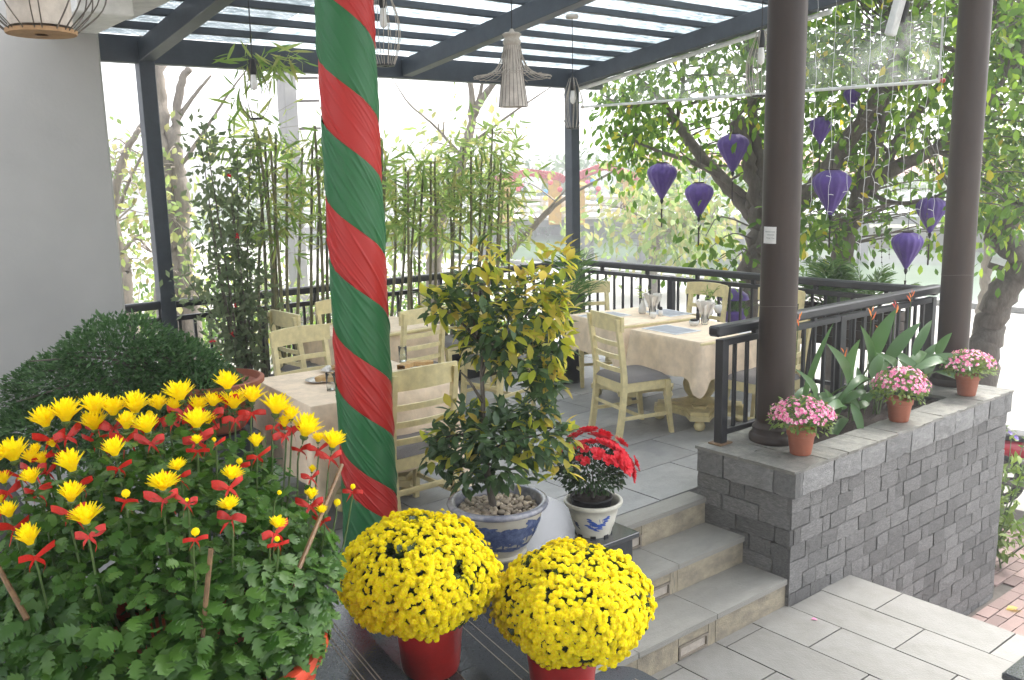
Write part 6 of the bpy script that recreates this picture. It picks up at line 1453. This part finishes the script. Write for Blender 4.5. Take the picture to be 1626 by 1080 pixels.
for off in (-.1, 4.1):
    for h in (.25, .55, .85):
        for k in range(12):
            u0, u1 = k/12, (k+1)/12; a = BA.lerp(BB_, u0)+bnrm*off; b = BA.lerp(BB_, u1)+bnrm*off; a.z = bz(u0)+.57+h; b.z = bz(u1)+.57+h; MB().bar(a, b, .13, .14).build('handrail', M_['whitepaint'], br)
    for k in range(37):
        u = k/36; p = BA.lerp(BB_, u)+bnrm*off; z = bz(u)+.55; MB().bbox((p.x-.12, p.y-.12, z), (p.x+.12, p.y+.12, z+1.05), .01).build('railing_post', M_['whitepaint'], br)
fw_ = Vector((math.cos(YAW), math.sin(YAW), 0)); rt_ = Vector((math.sin(YAW), -math.cos(YAW), 0))
M_['gateyellow'] = pm('gate_yellow', (.60, .33, .035), .6, .06, 5); M_['gatered'] = pm('gate_red', (.42, .014, .022), .5, .06, 5)
def gate(label, xs, ridge, eave, d):
    x0, x1 = xs; a, b = at(x0, 340, d=d), at(x1, 340, d=d); t = thing('festival_gate', label, 'gate', ((a.x+b.x)/2, (a.y+b.y)/2, -.2), 'painted festival gates on the bridge')
    zt = at(x0, eave, d=d).z; zr = at((x0+x1)/2, ridge, d=d).z; mid = (a+b)/2; dv = (b-a).normalized()
    for p in (a, b): MB().bbox((-.30, -.30, 0), (.30, .30, zt+.35), .03, Matrix.Translation((p.x, p.y, -.35)) @ Matrix.Rotation(math.atan2(dv.y, dv.x), 4, 'Z')).build('pillar', M_['gateyellow'], t)
    for s in (-1, 1):
        e = (a if s < 0 else b)+dv*s*.5; e = Vector((e.x, e.y, zt-.35)); q = catmull([Vector((mid.x, mid.y, zr)), mid.lerp(e, .35)+Vector((0, 0, zr*.62+zt*.38-mid.lerp(e, .35).z)), mid.lerp(e, .8)+Vector((0, 0, zt+.05-mid.lerp(e, .8).z)), Vector((e.x, e.y, zt-.15))], 4)
        for i in range(len(q)-1): MB().bar(q[i], q[i+1], .8, .36, c=.02).build('roof_board', M_['gatered'], t)
    MB().bar((a.x, a.y, zt-.1), (b.x, b.y, zt-.1), .25, .3).build('lintel', M_['gateyellow'], t)
    c = at((x0+x1)/2+2, (ridge+eave)/2+14, d=d-.3); m = MB(); n = 24; Mx = Matrix.Translation(c) @ (-fw_).to_track_quat('Z', 'Y').to_matrix().to_4x4()
    m.add([Mx @ Vector((.52*math.cos(2*math.pi*k/n), .52*math.sin(2*math.pi*k/n), z)) for z in (-.08, .08) for k in range(n)], [tuple(range(n, 2*n))]+[(k, (k+1) % n, n+(k+1) % n, n+k) for k in range(n)]); m.build('white_roundel', M_['whitepaint'], t)
DG = 43
gate('painted gate with red gable and yellow pillars right of the corner post', (918, 1000), 264, 284, DG)
gate('painted gate with red gable left of the corner post', (802, 881), 274, 284, DG+.5)
lcol = {'pink': (.75, .10, .28), 'blue': (.06, .30, .62), 'cream': (.85, .82, .62), 'red': (.70, .06, .07), 'yellow': (.85, .66, .06)}
for k, c in lcol.items(): M_['l_'+k] = pm('lantern_'+k, c, .6, .05, 5)
seen = {}
for (x, y, c, lb) in ((933, 290, 'pink', 'pink round lantern at the top left under the right gate'), (941, 288, 'blue', 'blue round lantern beside the top pink one under the right gate'), (932, 302, 'cream', 'left of the two cream lanterns under the right gate'), (940, 301, 'cream', 'right of the two cream lanterns under the right gate'), (950, 300, 'red', 'red round lantern above the pink one under the right gate'), (950, 309, 'pink', 'pink round lantern between the red and blue ones'), (934, 314, 'yellow', 'yellow round lantern lowest left under the right gate'), (951, 318, 'blue', 'blue round lantern lowest under the right gate'), (974, 298, 'cream', 'cream lantern at the right pillar of the right gate'), (980, 304, 'yellow', 'yellow lantern at the right pillar of the right gate'), (1010, 312, 'pink', 'pink lantern on its own among the river tree leaves'),
                   (814, 290, 'pink', 'pink lantern at the top of the left gate'), (828, 295, 'pink', 'pale pink lantern in the middle of the left gate'), (823, 301, 'red', 'red lantern in the middle of the left gate'), (833, 304, 'blue', 'blue lantern beside the red one in the left gate'), (824, 312, 'cream', 'cream lantern low in the left gate'), (825, 325, 'yellow', 'yellow lantern lowest in the left gate'), (866, 305, 'blue', 'blue lantern left of the yellow pillar of the left gate'), (866, 315, 'yellow', 'yellow lantern under the blue one by the left gate pillar'), (874, 290, 'red', 'red lantern at the head of the left gate pillar'), (889, 301, 'red', 'red lantern between the two gates'), (793, 304, 'blue', 'blue lantern outside the left gate')):
    p = at(x, y, d=DG-.6); t = thing('round_lantern', lb, 'lantern', p, 'coloured lanterns strung at the gates'); R = .125*1.0
    MB().lathe([(.03, -R), (R*.7, -R*.75), (R, -R*.2), (R, R*.2), (R*.7, R*.75), (.03, R)], 14, p, True, True).build('paper_shade', M_['l_'+c], t, True); MB().tube([(p.x, p.y, p.z+R), (p.x, p.y, p.z+R+.35)], .008, 4).build('hanging_cord', M_['wire'], t)
# utility pole, far left
p = at(474, 440, d=19); t = thing('utility_pole', 'pale concrete utility pole with brackets, left of the wrapped pole', 'utility pole', gz(p)); top = at(466, 100, d=19)
MB().bar(gz(p), (p.x, p.y, top.z), .36, .28, c=.02).build('shaft', M_['concrete'], t)
for z in (.3, .75, 1.3, 2.0): MB().bar((p.x, p.y, top.z-z), Vector((p.x, p.y, top.z-z))+rt_*.65, .05, .05).build('bracket', M_['wire'], t)
# far bank buildings
for k, (x, d, w_, h_, lb) in enumerate(((1165, 62, 12, 3.0, 'long pale low house across the river behind the leaning tree'), (1440, 66, 16, 2.6, 'long pale low house across the river between the columns'))):
    c = at(x, 380, d=d); t = thing('far_house', lb, 'house', (c.x, c.y, -1.2), 'pale houses across the river'); Mx = Matrix.Translation((c.x, c.y, -1.2)) @ Matrix.Rotation(YAW-math.pi/2, 4, 'Z')
    MB().bbox((-w_/2, 0, 0), (w_/2, 6, h_), .02, Mx).build('house_wall', M_['whitepaint'], t); MB().add([Mx @ Vector(v) for v in ((-w_/2-.3, -.4, h_), (w_/2+.3, -.4, h_), (w_/2+.3, 3, h_+1.5), (-w_/2-.3, 3, h_+1.5), (w_/2+.3, 6.4, h_), (-w_/2-.3, 6.4, h_))], [(0, 1, 2, 3), (3, 2, 4, 5), (0, 3, 5), (1, 4, 2)]).build('roof', M_['terracotta'], t)
    for q in range(5):
        xx = -w_/2+w_*(q+.5)/5; f_ = MB().box((xx-.5, -.04, .9), (xx+.5, -.005, 2.0), Mx).build('window', M_['concrete'], t)
# embankment wall under the far bank is part of it; low stone quay edge on our side
q = thing('quay_kerb', 'low pale stone kerb along our edge of the river', 'kerb', (22.4, 18, GZ))
for k in range(40): MB().bbox((22.15, -6+k*1.2, GZ), (22.5, -6+k*1.2+1.19, GZ+.14), .01).build('kerb_stone', M_['capstone'], q)

# ================================================================== RIGHT EDGE: SHRUB, MOTORBIKE, LITTER
p = at(1612, 890, z=GZ); g = np.random.default_rng(5); bx, by = 7.62, 3.05
t = thing('flowering_shrub', 'leafy green shrub with small violet flowers growing past the planter end', 'shrub', (bx, by, GZ)); P = []; D = []
r = random.Random(4)
for k in range(20):
    e = Vector((bx+r.gauss(.1, .28), by+r.gauss(.15, .30), GZ+r.uniform(.25, 1.15))); c = catmull([(bx+r.gauss(0, .06), by+r.gauss(.05, .06), GZ), Vector((bx, by, GZ)).lerp(e, .5)+Vector((0, 0, .15)), e], 5); MB().tube(c, interp([.008, .005, .003], len(c)), 5).build('stem', M_['stem'], t)
    for j in range(26): P.append(np.array(c[r.randint(3, len(c)-1)])+g.normal(size=3)*.07); D.append(g.normal(size=3)*.7+np.array([0, 0, -.25]))
V, T = scatter(leaf_tmpl(.42, 3, .2, .15), P, D, rdir(len(P))*.6+np.array([0, 0, .7]), g.uniform(.06, .12, len(P))); inst('foliage', npmesh('foliage', V, T, M_['pinkleaf']), t, Matrix.Identity(4))['kind'] = 'stuff'
for k in range(9):
    q = Vector((bx+r.gauss(.1, .2), by+r.gauss(.1, .2), GZ+r.uniform(.8, 1.2))); inst('violet_flower', sfm.mesh('violet_flower', M_['purple']) if k == 0 else bpy.data.meshes['violet_flower'], t, Matrix.Translation(q) @ Matrix.Rotation(r.uniform(-1, 1), 4, 'X') @ Matrix.Scale(.03, 4))
# motorbike, mostly out of frame
m0 = at(1655, 830, z=GZ); m0 = Vector((9.55, 3.25, GZ+.0)); mt = thing('motorbike', 'red scooter with black seat parked on the brick pavement, cut by the right edge', 'motorbike', m0)
Mm = Matrix.Translation(m0) @ Matrix.Rotation(rad(-58), 4, 'Z')
def tv(mb): mb.v = [tuple(Mm @ Vector(v)) for v in mb.v]; return mb
for wx in (-.62, .62):
    a = MB(); a.tube([(wx+.25*math.cos(g_), 0, .30+.25*math.sin(g_)) for g_ in np.linspace(0, 2*math.pi, 29)], .05, 8); w_ = tv(a).build('wheel', M_['black'], mt, True)
    a = MB()
    for k in range(6): g_ = k*math.pi/3; a.bar((wx, 0, .30), (wx+.23*math.cos(g_), 0, .30+.23*math.sin(g_)), .03, .02, up=(0, 1, 0))
    a.tube([(wx+.21*math.cos(g_), 0, .30+.21*math.sin(g_)) for g_ in np.linspace(0, 2*math.pi, 25)], .014, 6); tv(a).build('rim', M_['wire'], w_)
M_['bikered'] = pm('bike_red', (.55, .02, .05), .2, .05, 5, coat=.8)
def loft(secs, name, mat, n=14):
    V = []; 
    for (x, z, hw, hh) in secs:
        for k in range(n): a_ = 2*math.pi*k/n; V.append((x, hw*math.copysign(abs(math.cos(a_))**.7, math.cos(a_)), z+hh*math.copysign(abs(math.sin(a_))**.7, math.sin(a_))))
    F = [(i*n+k, i*n+(k+1) % n, i*n+n+(k+1) % n, i*n+n+k) for i in range(len(secs)-1) for k in range(n)]+[tuple(range(n-1, -1, -1)), tuple(range((len(secs)-1)*n, len(secs)*n))]
    a = MB(); a.add(V, F); return tv(a).build(name, mat, mt, True)
loft([(-.85, .62, .03, .02), (-.75, .64, .09, .06), (-.4, .62, .13, .10), (-.05, .56, .13, .10), (.15, .42, .10, .06)], 'body', M_['bikered'])
loft([(-.82, .735, .06, .02), (-.6, .755, .12, .04), (-.25, .74, .14, .045), (.05, .72, .10, .04), (.10, .70, .05, .02)], 'seat', M_['black'])
loft([(.28, .35, .14, .10), (.34, .60, .17, .12), (.40, .82, .12, .10), (.44, .93, .06, .04)], 'leg_shield', M_['bikered'])
loft([(.48, .98, .05, .03), (.42, 1.0, .12, .07), (.34, 1.0, .10, .05)], 'headlight_cowl', M_['bikered'])
loft([(.40, .55, .05, .02), (.62, .60, .06, .02), (.82, .52, .05, .02), (.90, .42, .04, .02)], 'front_mudguard', M_['bikered'])
loft([(-.25, .30, .10, .08), (.1, .30, .10, .09), (.25, .30, .08, .06)], 'engine', M_['wire'])
tv(MB().tube([(.36, -.36, 1.04), (.40, -.12, 1.0), (.40, .12, 1.0), (.36, .36, 1.04)], .016, 7)).build('handlebar', M_['black'], mt); tv(MB().tube([(.44, 0, .92), (.62, 0, .30)], .025, 7)).build('fork', M_['wire'], mt)
for s in (-1, 1): tv(MB().tube([(.38, s*.22, 1.03), (.40, s*.28, 1.18)], .006, 5)).build('mirror_stem', M_['black'], mt); tv(MB().bbox((.385, s*.29-.06, 1.16), (.405, s*.29+.06, 1.24), .01)).build('mirror', M_['black'], mt)
tv(MB().tube([(-.05, -.14, .30), (-.5, -.17, .30), (-.85, -.17, .38)], [.02, .035, .04], 8)).build('exhaust', M_['wire'], mt)
# fallen leaf, petal and the dark granite corner block
p = at(1597, 968, z=GZ+.052); V, T = scatter(leaf_tmpl(.5, 4, .25, .2), [p], [(.8, -.6, .05)], [(0, 0, 1)], [.16]); o = inst('fallen_leaf', npmesh('fallen_leaf', V, T, M_['newleaf']), None, Matrix.Identity(4)); tag(o, 'yellow fallen leaf lying on the brick pavement', 'leaf')
p = at(1288, 983, z=LZ+.004); V, T = scatter(leaf_tmpl(.6, 3, .2, .3), [p], [(.5, -.8, .1)], [(0, 0, 1)], [.035]); o = inst('fallen_petal', npmesh('fallen_petal', V, T, M_['pink']), None, Matrix.Identity(4)); tag(o, 'pink petal dropped on the stone landing below the planter', 'petal')
p = at(1600, 1068, z=-.30); t = thing('granite_pier', 'dark polished granite pier cut off by the bottom right corner', 'pier', (p.x+.2, p.y-.2, LZ)); MB().bbox((p.x, p.y-.5, LZ), (p.x+.5, p.y, -.34), .01).build('pier_block', M_['granite'], t); MB().bbox((p.x-.02, p.y-.52, -.339), (p.x+.52, p.y+.02, -.30), .008).build('pier_cap', M_['granite'], t)

# ================================================================== AIR
hz = MB().box((-122, -122, -7.5), (122, 122, 22)).build('haze', None)
m = bpy.data.materials.new('haze_air'); m.use_nodes = True; n_ = m.node_tree.nodes; n_.remove(n_['Principled BSDF']); v = n_.new('ShaderNodeVolumePrincipled')
v.inputs['Density'].default_value = HAZE if 'HAZE' in globals() else .006; v.inputs['Color'].default_value = (.95, .97, 1, 1); v.inputs['Anisotropy'].default_value = .2
m.node_tree.links.new(v.outputs[0], n_['Material Output'].inputs['Volume']); hz.data.materials.clear(); hz.data.materials.append(m); hz['kind'] = 'stuff'; hz.display_type = 'WIRE'
for o in COL.objects:
    if o.type == 'MESH' and not o.data.materials: print('no material', o.name)
print('objects', len(COL.objects))
